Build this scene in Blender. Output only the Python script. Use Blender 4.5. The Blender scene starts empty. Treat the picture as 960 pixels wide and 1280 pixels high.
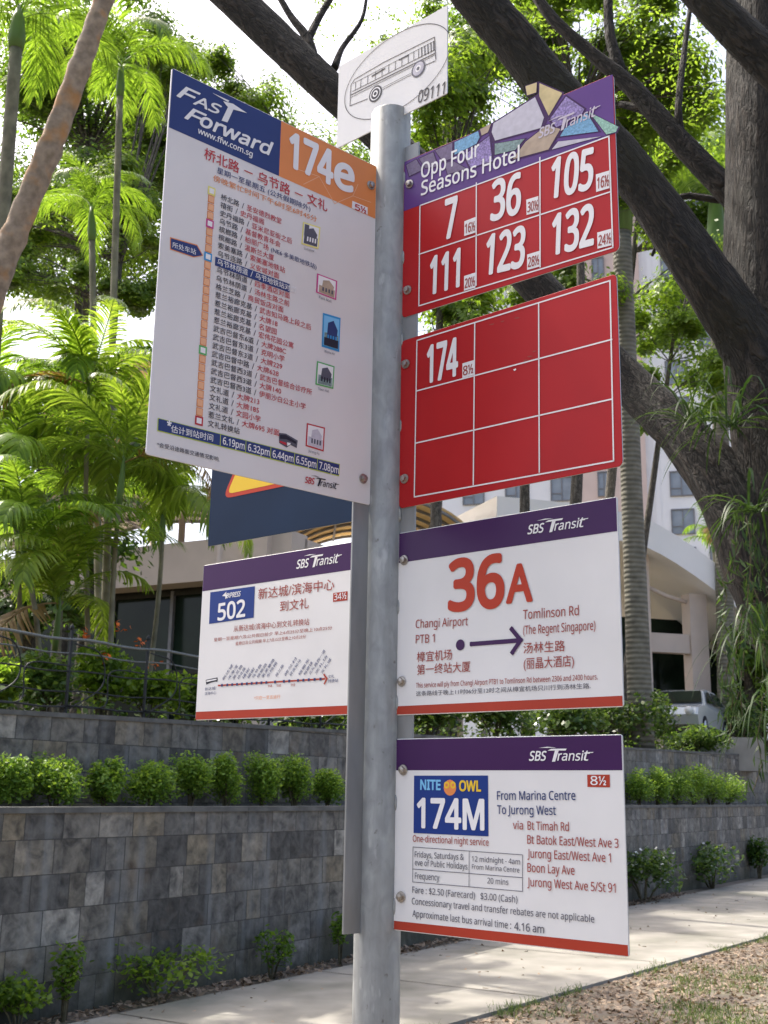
import bpy, bmesh, math, random
import numpy as np
from mathutils import Vector, Matrix
R = math.radians
random.seed(4); rng = np.random.default_rng(4)
C = bpy.context.scene.collection
sc = bpy.context.scene

# ------------------------------------------------------------------ camera
CAM_H = 1.9; F_PX = 1445.9; PITCH = R(13.57); ROLL = R(0.97)
cd = bpy.data.cameras.new("camera"); cam = bpy.data.objects.new("camera", cd); C.objects.link(cam)
cam.matrix_world = Matrix.Translation((0, 0, CAM_H)) @ Matrix.Rotation(R(90)+PITCH, 4, 'X') @ Matrix.Rotation(ROLL, 4, 'Z')
cd.sensor_fit = 'VERTICAL'; cd.lens = 8.0; cd.sensor_height = 8.0*1280/F_PX; cd.sensor_width = cd.sensor_height*0.75
cd.clip_start = 0.05; cd.clip_end = 2000
cd.dof.use_dof = True; cd.dof.focus_distance = 1.9; cd.dof.aperture_fstop = 4.0
sc.camera = cam

# ------------------------------------------------------------------ light
SUN_EL, SUN_AZ = R(58), R(-50)      # azimuth measured from +Y towards +X
SUN_STRENGTH, SKY_STRENGTH, EXPOSURE = 2.4, 0.15, 1.5
w = bpy.data.worlds.new("World"); sc.world = w; w.use_nodes = True
nt = w.node_tree; bg = nt.nodes["Background"]; sky = nt.nodes.new("ShaderNodeTexSky")
sky.sky_type = 'NISHITA'; sky.sun_disc = False; sky.sun_elevation = SUN_EL; sky.sun_rotation = SUN_AZ
sky.air_density = 0.8; sky.dust_density = 6.5; sky.ozone_density = 0.4
nt.links.new(sky.outputs[0], bg.inputs[0]); bg.inputs[1].default_value = SKY_STRENGTH
ld = bpy.data.lights.new("sun", 'SUN'); sun = bpy.data.objects.new("sun", ld); C.objects.link(sun)
ld.energy = SUN_STRENGTH; ld.angle = R(0.5); ld.color = (1.0, 0.94, 0.84)
sdir = Vector((math.cos(SUN_EL)*math.sin(SUN_AZ), math.cos(SUN_EL)*math.cos(SUN_AZ), math.sin(SUN_EL)))
sun.rotation_euler = sdir.to_track_quat('Z', 'Y').to_euler(); sun.location = (0, 0, 30)
sc.view_settings.view_transform = 'Standard'; sc.view_settings.look = 'None'
sc.view_settings.exposure = EXPOSURE; sc.view_settings.gamma = 1.0; sc.view_settings.use_curve_mapping = False
sc.render.engine = 'CYCLES'; sc.cycles.max_bounces = 8; sc.cycles.transparent_max_bounces = 8
sc.cycles.use_denoising = True

# ------------------------------------------------------------------ surveying helpers: a photo pixel to a world point
def ray(px, py):
    X, Y = px-480, py-640; c, s = math.cos(ROLL), math.sin(ROLL)
    X, Y = c*X+s*Y, -s*X+c*Y
    a, b = X/F_PX, -Y/F_PX
    return Vector((a, math.cos(PITCH)-math.sin(PITCH)*b, math.sin(PITCH)+math.cos(PITCH)*b))
def W(px, py, Y):
    d = ray(px, py); return Vector((0, 0, CAM_H)) + d*(Y/d.y)
def G(px, py, z=0.0):
    d = ray(px, py); return Vector((0, 0, CAM_H)) + d*((z-CAM_H)/d.z)

# ------------------------------------------------------------------ materials
def new_mat(name):
    m = bpy.data.materials.new(name); m.use_nodes = True; n = m.node_tree
    return m, n, n.nodes["Principled BSDF"]
def N(n, t, **kw):
    x = n.nodes.new(t)
    for k, v in kw.items(): setattr(x, k, v)
    return x
def mat(name, col, rough=0.6, var=0.12, scale=6.0, bump=0.0, metal=0.0, stretch=(1, 1, 1), spec=0.2, detail=6, dirt=None, dirt_amt=0.5):
    m, n, b = new_mat(name); L = n.links.new
    tc = N(n, "ShaderNodeTexCoord"); mp = N(n, "ShaderNodeMapping"); mp.inputs['Scale'].default_value = stretch
    L(tc.outputs['Object'], mp.inputs[0])
    no = N(n, "ShaderNodeTexNoise"); no.inputs['Scale'].default_value = scale; no.inputs['Detail'].default_value = detail
    L(mp.outputs[0], no.inputs[0])
    rp = N(n, "ShaderNodeValToRGB"); e = rp.color_ramp.elements
    e[0].position = .3; e[1].position = .7
    e[0].color = (*[max(0, c*(1-var)) for c in col], 1); e[1].color = (*[min(1, c*(1+var)) for c in col], 1)
    L(no.outputs[0], rp.inputs[0]); out = rp.outputs[0]
    if dirt:
        n2 = N(n, "ShaderNodeTexNoise"); n2.inputs['Scale'].default_value = scale*.35; n2.inputs['Detail'].default_value = 8
        L(mp.outputs[0], n2.inputs[0])
        r2 = N(n, "ShaderNodeValToRGB"); r2.color_ramp.elements[0].position = .5; r2.color_ramp.elements[1].position = .75
        r2.color_ramp.elements[1].color = (dirt_amt,)*3+(1,)
        L(n2.outputs[0], r2.inputs[0])
        mx = N(n, "ShaderNodeMixRGB"); mx.inputs[2].default_value = (*dirt, 1)
        L(r2.outputs[0], mx.inputs[0]); L(out, mx.inputs[1]); out = mx.outputs[0]
    L(out, b.inputs['Base Color'])
    b.inputs['Roughness'].default_value = rough; b.inputs['Metallic'].default_value = metal
    b.inputs['Specular IOR Level'].default_value = spec
    if bump:
        bp = N(n, "ShaderNodeBump"); bp.inputs['Strength'].default_value = bump; bp.inputs['Distance'].default_value = .02
        L(no.outputs[0], bp.inputs['Height']); L(bp.outputs[0], b.inputs['Normal'])
    return m
def leaf_mat(name, c1, c2, trans=0.5, rough=0.42, tint=(1.25, 1.15, .55)):
    m, n, b = new_mat(name); L = n.links.new
    ge = N(n, "ShaderNodeNewGeometry"); rp = N(n, "ShaderNodeValToRGB"); e = rp.color_ramp.elements
    e[0].color = (*c1, 1); e[1].color = (*c2, 1)
    L(ge.outputs['Random Per Island'], rp.inputs[0]); L(rp.outputs[0], b.inputs['Base Color'])
    b.inputs['Roughness'].default_value = rough; b.inputs['Specular IOR Level'].default_value = .35
    tr = N(n, "ShaderNodeBsdfTranslucent"); mu = N(n, "ShaderNodeMixRGB", blend_type='MULTIPLY'); mu.inputs[0].default_value = 1
    mu.inputs[2].default_value = (*[t*1.6 for t in tint], 1); L(rp.outputs[0], mu.inputs[1]); L(mu.outputs[0], tr.inputs[0])
    mx = N(n, "ShaderNodeMixShader"); mx.inputs[0].default_value = trans
    L(b.outputs[0], mx.inputs[1]); L(tr.outputs[0], mx.inputs[2]); L(mx.outputs[0], n.nodes['Material Output'].inputs[0])
    return m
def bark_mat(name, c1, c2, us=5, vs=1.6, bump=.9, dist=.03, moss=None, moss_side=None):
    m, n, b = new_mat(name); L = n.links.new
    uv = N(n, "ShaderNodeTexCoord"); mp = N(n, "ShaderNodeMapping"); mp.inputs['Scale'].default_value = (us, vs, 1)
    L(uv.outputs['UV'], mp.inputs[0])
    no = N(n, "ShaderNodeTexNoise"); no.inputs['Scale'].default_value = 3; no.inputs['Detail'].default_value = 9; no.inputs['Distortion'].default_value = .8
    L(mp.outputs[0], no.inputs[0])
    vo = N(n, "ShaderNodeTexVoronoi"); vo.feature = 'DISTANCE_TO_EDGE'; vo.inputs['Scale'].default_value = 4.0
    ad = N(n, "ShaderNodeMixRGB"); ad.inputs[0].default_value = .5; L(mp.outputs[0], ad.inputs[1]); L(no.outputs['Color'], ad.inputs[2]); L(ad.outputs[0], vo.inputs['Vector'])
    n5 = N(n, "ShaderNodeTexNoise"); n5.inputs['Scale'].default_value = 9; n5.inputs['Detail'].default_value = 8; L(mp.outputs[0], n5.inputs[0])
    mu = N(n, "ShaderNodeMath", operation='MULTIPLY'); sm = N(n, "ShaderNodeMath", operation='POWER'); sm.inputs[1].default_value = .35
    L(vo.outputs['Distance'], sm.inputs[0]); a1 = N(n, "ShaderNodeMath", operation='ADD'); L(no.outputs[0], a1.inputs[0]); L(n5.outputs[0], a1.inputs[1])
    a2 = N(n, "ShaderNodeMath", operation='MULTIPLY'); a2.inputs[1].default_value = .55; L(a1.outputs[0], a2.inputs[0]); L(sm.outputs[0], mu.inputs[0]); L(a2.outputs[0], mu.inputs[1])
    rp = N(n, "ShaderNodeValToRGB"); e = rp.color_ramp.elements; e[0].position = .15; e[1].position = .42
    e[0].color = (*c1, 1); e[1].color = (*c2, 1); L(mu.outputs[0], rp.inputs[0]); out = rp.outputs[0]
    if moss:
        n2 = N(n, "ShaderNodeTexNoise"); n2.inputs['Scale'].default_value = 1.1; n2.inputs['Detail'].default_value = 7; L(uv.outputs['Object'], n2.inputs[0])
        r2 = N(n, "ShaderNodeValToRGB"); r2.color_ramp.elements[0].position = .5; r2.color_ramp.elements[1].position = .68
        L(n2.outputs[0], r2.inputs[0])
        mx = N(n, "ShaderNodeMixRGB"); mx.inputs[2].default_value = (*moss, 1); L(r2.outputs[0], mx.inputs[0]); L(out, mx.inputs[1]); out = mx.outputs[0]
    L(out, b.inputs['Base Color']); b.inputs['Roughness'].default_value = .85
    bp = N(n, "ShaderNodeBump"); bp.inputs['Strength'].default_value = bump; bp.inputs['Distance'].default_value = dist
    L(mu.outputs[0], bp.inputs['Height']); L(bp.outputs[0], b.inputs['Normal'])
    return m

M = {}
M['white'] = mat('sign_white', (.735, .728, .725), .3, .03, 9, dirt=(.56, .55, .53), dirt_amt=.4)
M['pinkwhite'] = mat('sign_warm_white', (.70, .675, .675), .35, .05, 5, dirt=(.52, .48, .47), dirt_amt=.55)
M['purple'] = mat('sign_purple', (.055, .018, .085), .25, .06, 8)
M['lpurple'] = mat('sign_mid_purple', (.115, .05, .22), .25, .06, 8)
M['navy'] = mat('sign_navy', (.032, .05, .17), .3, .06, 8)
M['dnavy'] = mat('sign_dark_navy', (.011, .026, .062), .5, .1, 8, spec=.12)
M['blue'] = mat('sign_blue', (.018, .045, .22), .3, .06, 8)
M['orange'] = mat('sign_orange', (.72, .25, .08), .35, .06, 10)
M['paleorange'] = mat('sign_pale_orange', (.78, .42, .24), .4, .04, 20)
M['red'] = mat('sign_red', (.43, .016, .018), .32, .06, 7, dirt=(.31, .018, .022), dirt_amt=.5)
M['brick'] = mat('sign_red_band', (.40, .05, .028), .3, .06, 8)
M['redtxt'] = mat('red_print', (.48, .035, .05), .4, .04, 8)
M['brtxt'] = mat('brown_red_print', (.33, .06, .05), .4, .04, 8)
M['bigred'] = mat('orange_red_print', (.48, .05, .022), .35, .05, 8)
M['black'] = mat('dark_print', (.025, .025, .04), .4, .05, 8)
M['grey'] = mat('grey_print', (.10, .10, .13), .4, .05, 8)
M['navytxt'] = mat('navy_print', (.03, .05, .16), .4, .04, 8)
M['whitetxt'] = mat('white_print', (.80, .79, .80), .4, .03, 8)
M['paletxt'] = mat('faint_white_print', (.55, .50, .58), .4, .05, 20)
M['yellow'] = mat('yellow_print', (.78, .52, .04), .4, .05, 8)
M['lime'] = mat('lime_print', (.45, .55, .08), .4, .05, 8)
M['sqyellow'] = mat('pale_yellow_print', (.78, .72, .22), .4, .05, 8)
M['magenta'] = mat('magenta_print', (.55, .06, .25), .4, .05, 8)
M['cyan'] = mat('blue_print', (.04, .28, .60), .4, .05, 8)
M['lcyan'] = mat('light_blue_print', (.20, .50, .80), .4, .05, 8)
M['green'] = mat('green_print', (.12, .42, .14), .4, .05, 8)
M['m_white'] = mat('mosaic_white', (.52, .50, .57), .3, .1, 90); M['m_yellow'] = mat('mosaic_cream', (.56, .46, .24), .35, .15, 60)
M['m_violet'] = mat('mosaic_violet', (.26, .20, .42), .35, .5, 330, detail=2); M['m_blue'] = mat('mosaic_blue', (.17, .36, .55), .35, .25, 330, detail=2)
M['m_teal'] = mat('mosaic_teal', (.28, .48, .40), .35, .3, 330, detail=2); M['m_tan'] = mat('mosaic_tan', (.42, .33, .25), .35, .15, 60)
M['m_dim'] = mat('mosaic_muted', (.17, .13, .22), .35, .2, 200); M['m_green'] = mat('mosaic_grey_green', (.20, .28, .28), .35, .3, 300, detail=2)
M['alu'] = mat('aluminium_back', (.45, .46, .48), .45, .1, 12, metal=.6)
M['steelbolt'] = mat('bolt_steel', (.42, .38, .34), .35, .25, 120, metal=.9)
def galv():
    m, n, b = new_mat('galvanised_steel'); L = n.links.new; tc = N(n, "ShaderNodeTexCoord")
    def noise(sc_, stretch, det=8, dist=0.0):
        mp = N(n, "ShaderNodeMapping"); mp.inputs['Scale'].default_value = stretch; L(tc.outputs['Object'], mp.inputs[0])
        x = N(n, "ShaderNodeTexNoise"); x.inputs['Scale'].default_value = sc_; x.inputs['Detail'].default_value = det; x.inputs['Distortion'].default_value = dist; L(mp.outputs[0], x.inputs[0]); return x.outputs[0]
    def ramp(src, p0, p1, c0, c1):
        r = N(n, "ShaderNodeValToRGB"); e = r.color_ramp.elements; e[0].position, e[1].position = p0, p1; e[0].color = (*c0, 1); e[1].color = (*c1, 1); L(src, r.inputs[0]); return r.outputs[0]
    def mix(a, c, f, mode='MIX'):
        x = N(n, "ShaderNodeMixRGB", blend_type=mode); L(f, x.inputs[0]) if not isinstance(f, float) else setattr(x.inputs[0], 'default_value', f)
        for k, q in ((1, a), (2, c)):
            if isinstance(q, tuple): x.inputs[k].default_value = (*q, 1)
            else: L(q, x.inputs[k])
        return x.outputs[0]
    base = ramp(noise(55, (1, 1, .5), 6, .6), .32, .68, (.27, .28, .28), (.37, .385, .38))          # blotchy zinc
    base = mix(base, (.17, .165, .155), ramp(noise(22, (1.6, 1.6, .10)), .50, .75, (0, 0, 0), (.7, .7, .7)))   # drip streaks
    base = mix(base, (.55, .56, .55), ramp(noise(40, (1, 1, .30), 4), .64, .72, (0, 0, 0), (.55, .55, .55)))      # bright runs of zinc
    base = mix(base, (.10, .085, .07), ramp(noise(70, (1, 1, .8), 3), .68, .76, (0, 0, 0), (.6, .6, .6)))         # specks
    L(base, b.inputs['Base Color']); b.inputs['Metallic'].default_value = .25; b.inputs['Specular IOR Level'].default_value = .3
    L(ramp(noise(18, (1, 1, .4)), .3, .7, (.42,)*3, (.68,)*3), b.inputs['Roughness'])
    bp = N(n, "ShaderNodeBump"); bp.inputs['Strength'].default_value = .25; bp.inputs['Distance'].default_value = .002; L(noise(34, (1, 1, .3), 5), bp.inputs['Height']); L(bp.outputs[0], b.inputs['Normal'])
    return m
M['galv'] = galv()
M['galv2'] = mat('galvanised_flat_bar', (.27, .28, .285), .55, .2, 22, bump=.05, metal=.45, stretch=(1, 1, .3), dirt=(.18, .17, .16), dirt_amt=.5)

# ------------------------------------------------------------------ object helpers
def link(name, me, m=None, parent=None):
    o = bpy.data.objects.new(name, me); C.objects.link(o)
    if m is not None:
        for x in (m if isinstance(m, list) else [m]): me.materials.append(x)
    if parent: o.parent = parent
    return o
def tag(o, label, cat, group=None, kind=None):
    o['label'] = label; o['category'] = cat
    if group: o['group'] = group
    if kind: o['kind'] = kind
    return o
def structure(o): o['kind'] = 'structure'; return o
def empty(name, loc, label, cat, group=None, rz=0.0):
    o = bpy.data.objects.new(name, None); C.objects.link(o); o.location = loc; o.rotation_euler = (0, 0, rz)
    o.empty_display_size = .1
    return tag(o, label, cat, group)
def np_mesh(name, v, f, smooth=False, uv=None, mi=None):
    v = np.asarray(v, np.float32); f = np.asarray(f, np.int32); k = f.shape[1]
    me = bpy.data.meshes.new(name); me.vertices.add(len(v)); me.vertices.foreach_set('co', v.ravel())
    me.loops.add(f.size); me.loops.foreach_set('vertex_index', f.ravel())
    me.polygons.add(len(f)); me.polygons.foreach_set('loop_start', np.arange(0, f.size, k, dtype=np.int32))
    if mi is not None: me.polygons.foreach_set('material_index', np.asarray(mi, np.int32))
    if uv is not None:
        l = me.uv_layers.new(name='UVMap'); l.data.foreach_set('uv', np.asarray(uv, np.float32).ravel())
    me.update(calc_edges=True)
    if smooth: me.polygons.foreach_set('use_smooth', np.ones(len(f), bool))
    return me
class Quads:
    """collects quads (and boxes, tubes) that become one mesh"""
    def __init__(s): s.v = []; s.f = []; s.uv = []; s.mi = []
    def quad(s, a, b, c, d, mi=0):
        i = len(s.v); s.v += [tuple(a), tuple(b), tuple(c), tuple(d)]; s.f.append((i, i+1, i+2, i+3)); s.uv += [(0, 0), (1, 0), (1, 1), (0, 1)]; s.mi.append(mi)
    def box(s, lo, hi, mi=0, xf=None):
        x0, y0, z0 = lo; x1, y1, z1 = hi
        p = [Vector(q) for q in ((x0, y0, z0), (x1, y0, z0), (x1, y1, z0), (x0, y1, z0), (x0, y0, z1), (x1, y0, z1), (x1, y1, z1), (x0, y1, z1))]
        if xf: p = [xf @ q for q in p]
        for q in ((0, 3, 2, 1), (4, 5, 6, 7), (0, 1, 5, 4), (1, 2, 6, 5), (2, 3, 7, 6), (3, 0, 4, 7)): s.quad(*[p[k] for k in q], mi=mi)
    def tube(s, pts, rad, n=8, rough=0.0, cap=True, mi=0, seed=0):
        pts = [Vector(p) for p in pts]; k = len(pts)
        rad = [rad]*k if not hasattr(rad, '__len__') else rad
        rs = random.Random(seed); ref = None; rings = []; vl = 0; vs = []
        ph = [rs.uniform(0, 6.28) for _ in range(4)]
        for i, p in enumerate(pts):
            t = (pts[min(i+1, k-1)]-pts[max(i-1, 0)]).normalized()
            if ref is None:
                ref = Vector((1, 0, 0)) if abs(t.x) < .8 else Vector((0, 1, 0))
            ref = (ref - t*ref.dot(t)).normalized(); b = t.cross(ref)
            if i: vl += (p-pts[i-1]).length
            vs.append(vl); ring = []
            for j in range(n):
                a = 2*math.pi*j/n; rr = rad[i]
                if rough: rr *= 1+rough*(.5*math.sin(3*a+ph[0]+vl*1.3)+.35*math.sin(5*a+ph[1]-vl*2.1)+.4*math.sin(2*a+ph[2]+vl*.9)+.3*rs.uniform(-1, 1))
                ring.append(p+(ref*math.cos(a)+b*math.sin(a))*rr)
            rings.append(ring)
        i0 = len(s.v); mean = sum(rad)/k
        for rg in rings: s.v += [tuple(q) for q in rg]
        sc_ = 2*math.pi*mean
        for i in range(k-1):
            for j in range(n):
                jn = (j+1) % n
                s.f.append((i0+i*n+j, i0+i*n+jn, i0+(i+1)*n+jn, i0+(i+1)*n+j)); s.mi.append(mi)
                u0, u1 = j/n*sc_, (j+1)/n*sc_
                s.uv += [(u0, vs[i]), (u1, vs[i]), (u1, vs[i+1]), (u0, vs[i+1])]
        if cap and n % 2 == 0:
            for e in (0, k-1):
                b0 = i0+e*n
                for j in range(1, n//2):
                    q = (b0+j-1 if j > 1 else b0, 0, 0, 0)
                for j in range(n//2-1):
                    a, bb, c, d = b0+j, b0+j+1, b0+n-2-j, b0+n-1-j
                    s.f.append((a, bb, c, d) if e else (d, c, bb, a)); s.mi.append(mi); s.uv += [(0, 0)]*4
    def build(s, name, m, parent=None, smooth=False, bevel=0):
        o = link(name, np_mesh(name, s.v, s.f, smooth, s.uv, s.mi), m, parent)
        if bevel:
            bm = bmesh.new(); bm.from_mesh(o.data); bmesh.ops.remove_doubles(bm, verts=bm.verts, dist=1e-5)
            bmesh.ops.bevel(bm, geom=bm.edges[:], offset=bevel, segments=2, affect='EDGES', profile=.7)
            bm.to_mesh(o.data); bm.free()
        return o
def bez(a, b, c, d, n):
    a, b, c, d = map(Vector, (a, b, c, d)); r = []
    for i in range(n+1):
        t = i/n; r.append(a*(1-t)**3+b*3*t*(1-t)**2+c*3*t*t*(1-t)+d*t**3)
    return r
def smooth_path(pts, n=6):
    P = [Vector(p) for p in pts]; P = [2*P[0]-P[1]]+P+[2*P[-1]-P[-2]]; r = []
    for i in range(1, len(P)-2):
        for k in range(n):
            t = k/n; p0, p1, p2, p3 = P[i-1:i+3]
            r.append(.5*((2*p1)+(p2-p0)*t+(2*p0-5*p1+4*p2-p3)*t*t+(3*p1-p0-3*p2+p3)*t**3))
    r.append(P[-2]); return r
def lerp_list(v, n):
    return list(np.interp(np.linspace(0, len(v)-1, n), range(len(v)), v))

# ------------------------------------------------------------------ sign panels
def homography(src, dst):
    A = []; b = []
    for (x, y), (u, v) in zip(src, dst):
        A += [[x, y, 1, 0, 0, 0, -u*x, -u*y], [0, 0, 0, x, y, 1, -v*x, -v*y]]; b += [u, v]
    h = np.linalg.solve(np.array(A, float), np.array(b, float)); return np.append(h, 1).reshape(3, 3)
POLE = Vector((0.0006, 1.9, 0)); POLE_R = .0365
_txt = bpy.data.curves.new('lettering_source', 'FONT'); _txto = bpy.data.objects.new('lettering_source', _txt); C.objects.link(_txto)
_base_font = _txt.font
def _bundled(name):                     # lettering styles that ship inside Blender itself
    import os
    try: return bpy.data.fonts.load(os.path.join(bpy.utils.system_resource('DATAFILES', path='fonts'), name))
    except Exception: return None
_latin = _bundled('NotoSansHebrew-Regular.woff2'); _frac = _bundled('Inter.woff2'); _cap = {}
def glyphs(st, font, shear=0.0):
    _txt.body = st; _txt.shear = shear; _txt.resolution_u = 4
    if font: _txt.font = font
    elif _base_font: _txt.font = _base_font
    bpy.context.view_layer.update()
    ev = _txto.evaluated_get(bpy.context.evaluated_depsgraph_get()); me = ev.to_mesh()
    v = np.array([x.co[:2] for x in me.vertices]).reshape(-1, 2); f = [tuple(p.vertices) for p in me.polygons]; ev.to_mesh_clear()
    return v, f
def is_cjk(st): return any(ord(c) > 0x2e80 for c in st)
def text_polys(st, shear):
    cjk = is_cjk(st); font = None if cjk else (_frac if st == '½' else _latin)
    v, f = glyphs(st, font, shear); k = str(font)
    if not cjk and k not in _cap: _cap[k] = glyphs('H', font)[0][:, 1].max()
    return v, f, (.90 if cjk else _cap[k]), (.09 if cjk else 0.0)
class Sign:
    """A flat sign. Local frame: x along the sign from its left edge, z up from its bottom edge, -y out of the face."""
    def __init__(s, name, label, quad, yaw, r0, zt, wq, h, tilt, crop=(0, 0, 1), w=None, cat='sign', group=None):
        s.wq, s.h, s.w = wq, h, (w or wq); s.crop = crop
        s.H = homography(quad, [(0, h), (wq, h), (wq, 0), (0, 0)])
        u = Vector((math.cos(yaw), math.sin(yaw), 0)); nrm = Vector((math.sin(yaw), -math.cos(yaw), 0))
        left = r0 if r0 > 0 else (r0-wq if r0 < 0 else -wq/2)
        org = POLE+u*left+Vector((0, 0, CAM_H+zt-h))
        org = org+u*(-math.sin(tilt)*0)
        s.e = empty(name, org+nrm*.0042, label, cat, group)
        s.e.rotation_euler = Matrix.Rotation(yaw, 4, 'Z').to_euler(); s.e.rotation_euler.y = -tilt*0
        s.parts = {}; s.order = 0
    def L(s, x, y, raw=False):
        ox, oy, k = s.crop
        if not raw: x, y = ox+x/k, oy+y/k
        q = s.H @ np.array([x, y, 1.0]); return q[0]/q[2], q[1]/q[2]
    def add(s, part, m, v2, faces, z):
        p = s.parts.setdefault(part, {'v': [], 'f': [], 'mi': [], 'm': []})
        if m not in p['m']: p['m'].append(m)
        i = len(p['v']); p['v'] += [(x, -z, y) for x, y in v2]
        for f in faces: p['f'].append(tuple(i+k for k in f)); p['mi'].append(p['m'].index(m))
    def poly(s, part, m, pts, z=.0006, raw=False):
        v = [s.L(*p, raw=raw) for p in pts]; s.add(part, m, v, [tuple(range(len(v)))], z)
    def lpoly(s, part, m, v, z=.0006): s.add(part, m, v, [tuple(range(len(v)))], z)
    def stroke(s, part, m, pts, wd, z=.0009, close=False, local=False):
        v = [p if local else s.L(*p) for p in pts]
        if close: v = v+[v[0]]
        for (x0, y0), (x1, y1) in zip(v, v[1:]):
            dx, dy = x1-x0, y1-y0; l = math.hypot(dx, dy) or 1e-9; dx, dy = dx/l*wd/2, dy/l*wd/2
            s.add(part, m, [(x0-dy-dx, y0+dx-dy), (x1-dy+dx, y1+dx+dy), (x1+dy+dx, y1-dx+dy), (x0+dy-dx, y0-dx-dy)], [(0, 1, 2, 3)], z)
            z += .000004
    def text(s, part, m, st, p0, p1, hpx, bold=.0, shear=0.0, z=.0012):
        a = s.L(*p0); b = s.L(*p1); mid = ((p0[0]+p1[0])/2, (p0[1]+p1[1])/2)
        t1 = s.L(mid[0], mid[1]); t2 = s.L(mid[0], mid[1]-hpx); hh = t2[1]-t1[1]
        s.ltext(part, m, st, a, b, hh, bold, shear, z)
    def ltext(s, part, m, st, a, b, hh, bold=0.0, shear=0.0, z=.0012):
        if st.endswith('½') and len(st) > 1:
            c = (.46, .54) if len(st) == 2 else (.60, .65); M_ = lambda t: (a[0]+(b[0]-a[0])*t, a[1]+(b[1]-a[1])*t)
            s.ltext(part, m, st[:-1], a, M_(c[0]), hh, bold, shear, z); s.ltext(part, m, '½', M_(c[1]), b, hh, bold, shear, z); return
        v, f, em, dy0 = text_polys(st, shear)
        x0, x1 = v[:, 0].min(), v[:, 0].max()
        ux, uy = b[0]-a[0], b[1]-a[1]; l = math.hypot(ux, uy); k = l/(x1-x0); ux, uy = ux/l, uy/l
        X = (v[:, 0]-x0)*k; Y = (v[:, 1]+dy0)/em*hh
        # heavier strokes: the same letters struck several times with a tiny shift
        sh = [(0, 0)]
        if bold: nb = 12 if bold > .02 else 4; rb = bold*hh/em*.62; sh += [(rb*math.cos(6.283*q/nb+.78), rb*math.sin(6.283*q/nb+.78)) for q in range(nb)]
        for q, (sx, sy) in enumerate(sh):
            s.add(part, m, [(a[0]+ux*x-uy*y+sx, a[1]+uy*x+ux*y+sy) for x, y in zip(X, Y)], f, z+q*5e-6)
    def plate(s, m, rad=.006, th=.0025):
        ring = []
        for cx, cy, a0 in ((s.w-rad, s.h-rad, 0), (rad, s.h-rad, 90), (rad, rad, 180), (s.w-rad, rad, 270)):
            for k in range(5): a = R(a0+k*22.5); ring.append((cx+rad*math.cos(a), cy+rad*math.sin(a)))
        n = len(ring); s.ring = ring
        ins = .0006
        cx, cy = s.w/2, s.h/2
        inner = [(cx+(x-cx)*(1-2*ins/s.w), cy+(y-cy)*(1-2*ins/s.h)) for x, y in ring]
        v = [(x, 0, y) for x, y in inner]+[(x, ins, y) for x, y in ring]+[(x, th, y) for x, y in ring]
        f = [tuple(range(n-1, -1, -1))[::-1]]; mi = [0]
        for k in range(n):
            j = (k+1) % n; f += [(k+n, j+n, j, k), (k+2*n, j+2*n, j+n, k+n)]; mi += [0, 1]
        f.append(tuple(range(2*n, 3*n))[::-1]); mi.append(1)
        me = bpy.data.meshes.new('plate'); me.from_pydata(v, [], f); me.polygons.foreach_set('material_index', mi); me.update()
        bm = bmesh.new(); bm.from_mesh(me); bmesh.ops.recalc_face_normals(bm, faces=bm.faces); bm.to_mesh(me); bm.free()
        return link('plate', me, [m, M['alu']], s.e)
    def band(s, part, m, y0l, y0r, y1l, y1r, z=.0003, x0=None, x1=None):
        """a printed band right across the plate between two local heights"""
        e = .0012; x0 = e if x0 is None else x0; x1 = s.w-e if x1 is None else x1
        s.lpoly(part, m, [(x0, y0l), (x1, y0r), (x1, y1r), (x0, y1l)], z)
    def bolt(s, x, y, raw=False, r=.0085):
        u, v = s.L(x, y, raw=raw); q = Quads(); n = 12
        for rr, y0, y1, k in ((r, -.0012, -.0026, 16), (r*.68, -.0026, -.0075, 6)):
            ring0 = [(u+rr*math.cos(2*math.pi*i/k+.3), y0, v+rr*math.sin(2*math.pi*i/k+.3)) for i in range(k)]
            ring1 = [(u+rr*.94*math.cos(2*math.pi*i/k+.3), y1, v+rr*.94*math.sin(2*math.pi*i/k+.3)) for i in range(k)]
            c = (u, y1-.0008, v)
            for i in range(k):
                j = (i+1) % k; q.quad(ring0[i], ring0[j], ring1[j], ring1[i]); q.quad(ring1[i], ring1[j], c, c)
        me = bpy.data.meshes.new('bolt'); vv = q.v; ff = [tuple(dict.fromkeys(f)) for f in q.f]
        me.from_pydata(vv, [], ff)
        bm = bmesh.new(); bm.from_mesh(me); bmesh.ops.remove_doubles(bm, verts=bm.verts, dist=1e-6); bmesh.ops.recalc_face_normals(bm, faces=bm.faces); bm.to_mesh(me); bm.free()
        return link('bolt', me, M['steelbolt'], s.e)
    def finish(s):
        for part, p in s.parts.items():
            part = part.split('#')[0]; me = bpy.data.meshes.new(part); me.from_pydata(p['v'], [], p['f']); me.polygons.foreach_set('material_index', p['mi']); me.update()
            link(part, me, [M[k] for k in p['m']], s.e)
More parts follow.
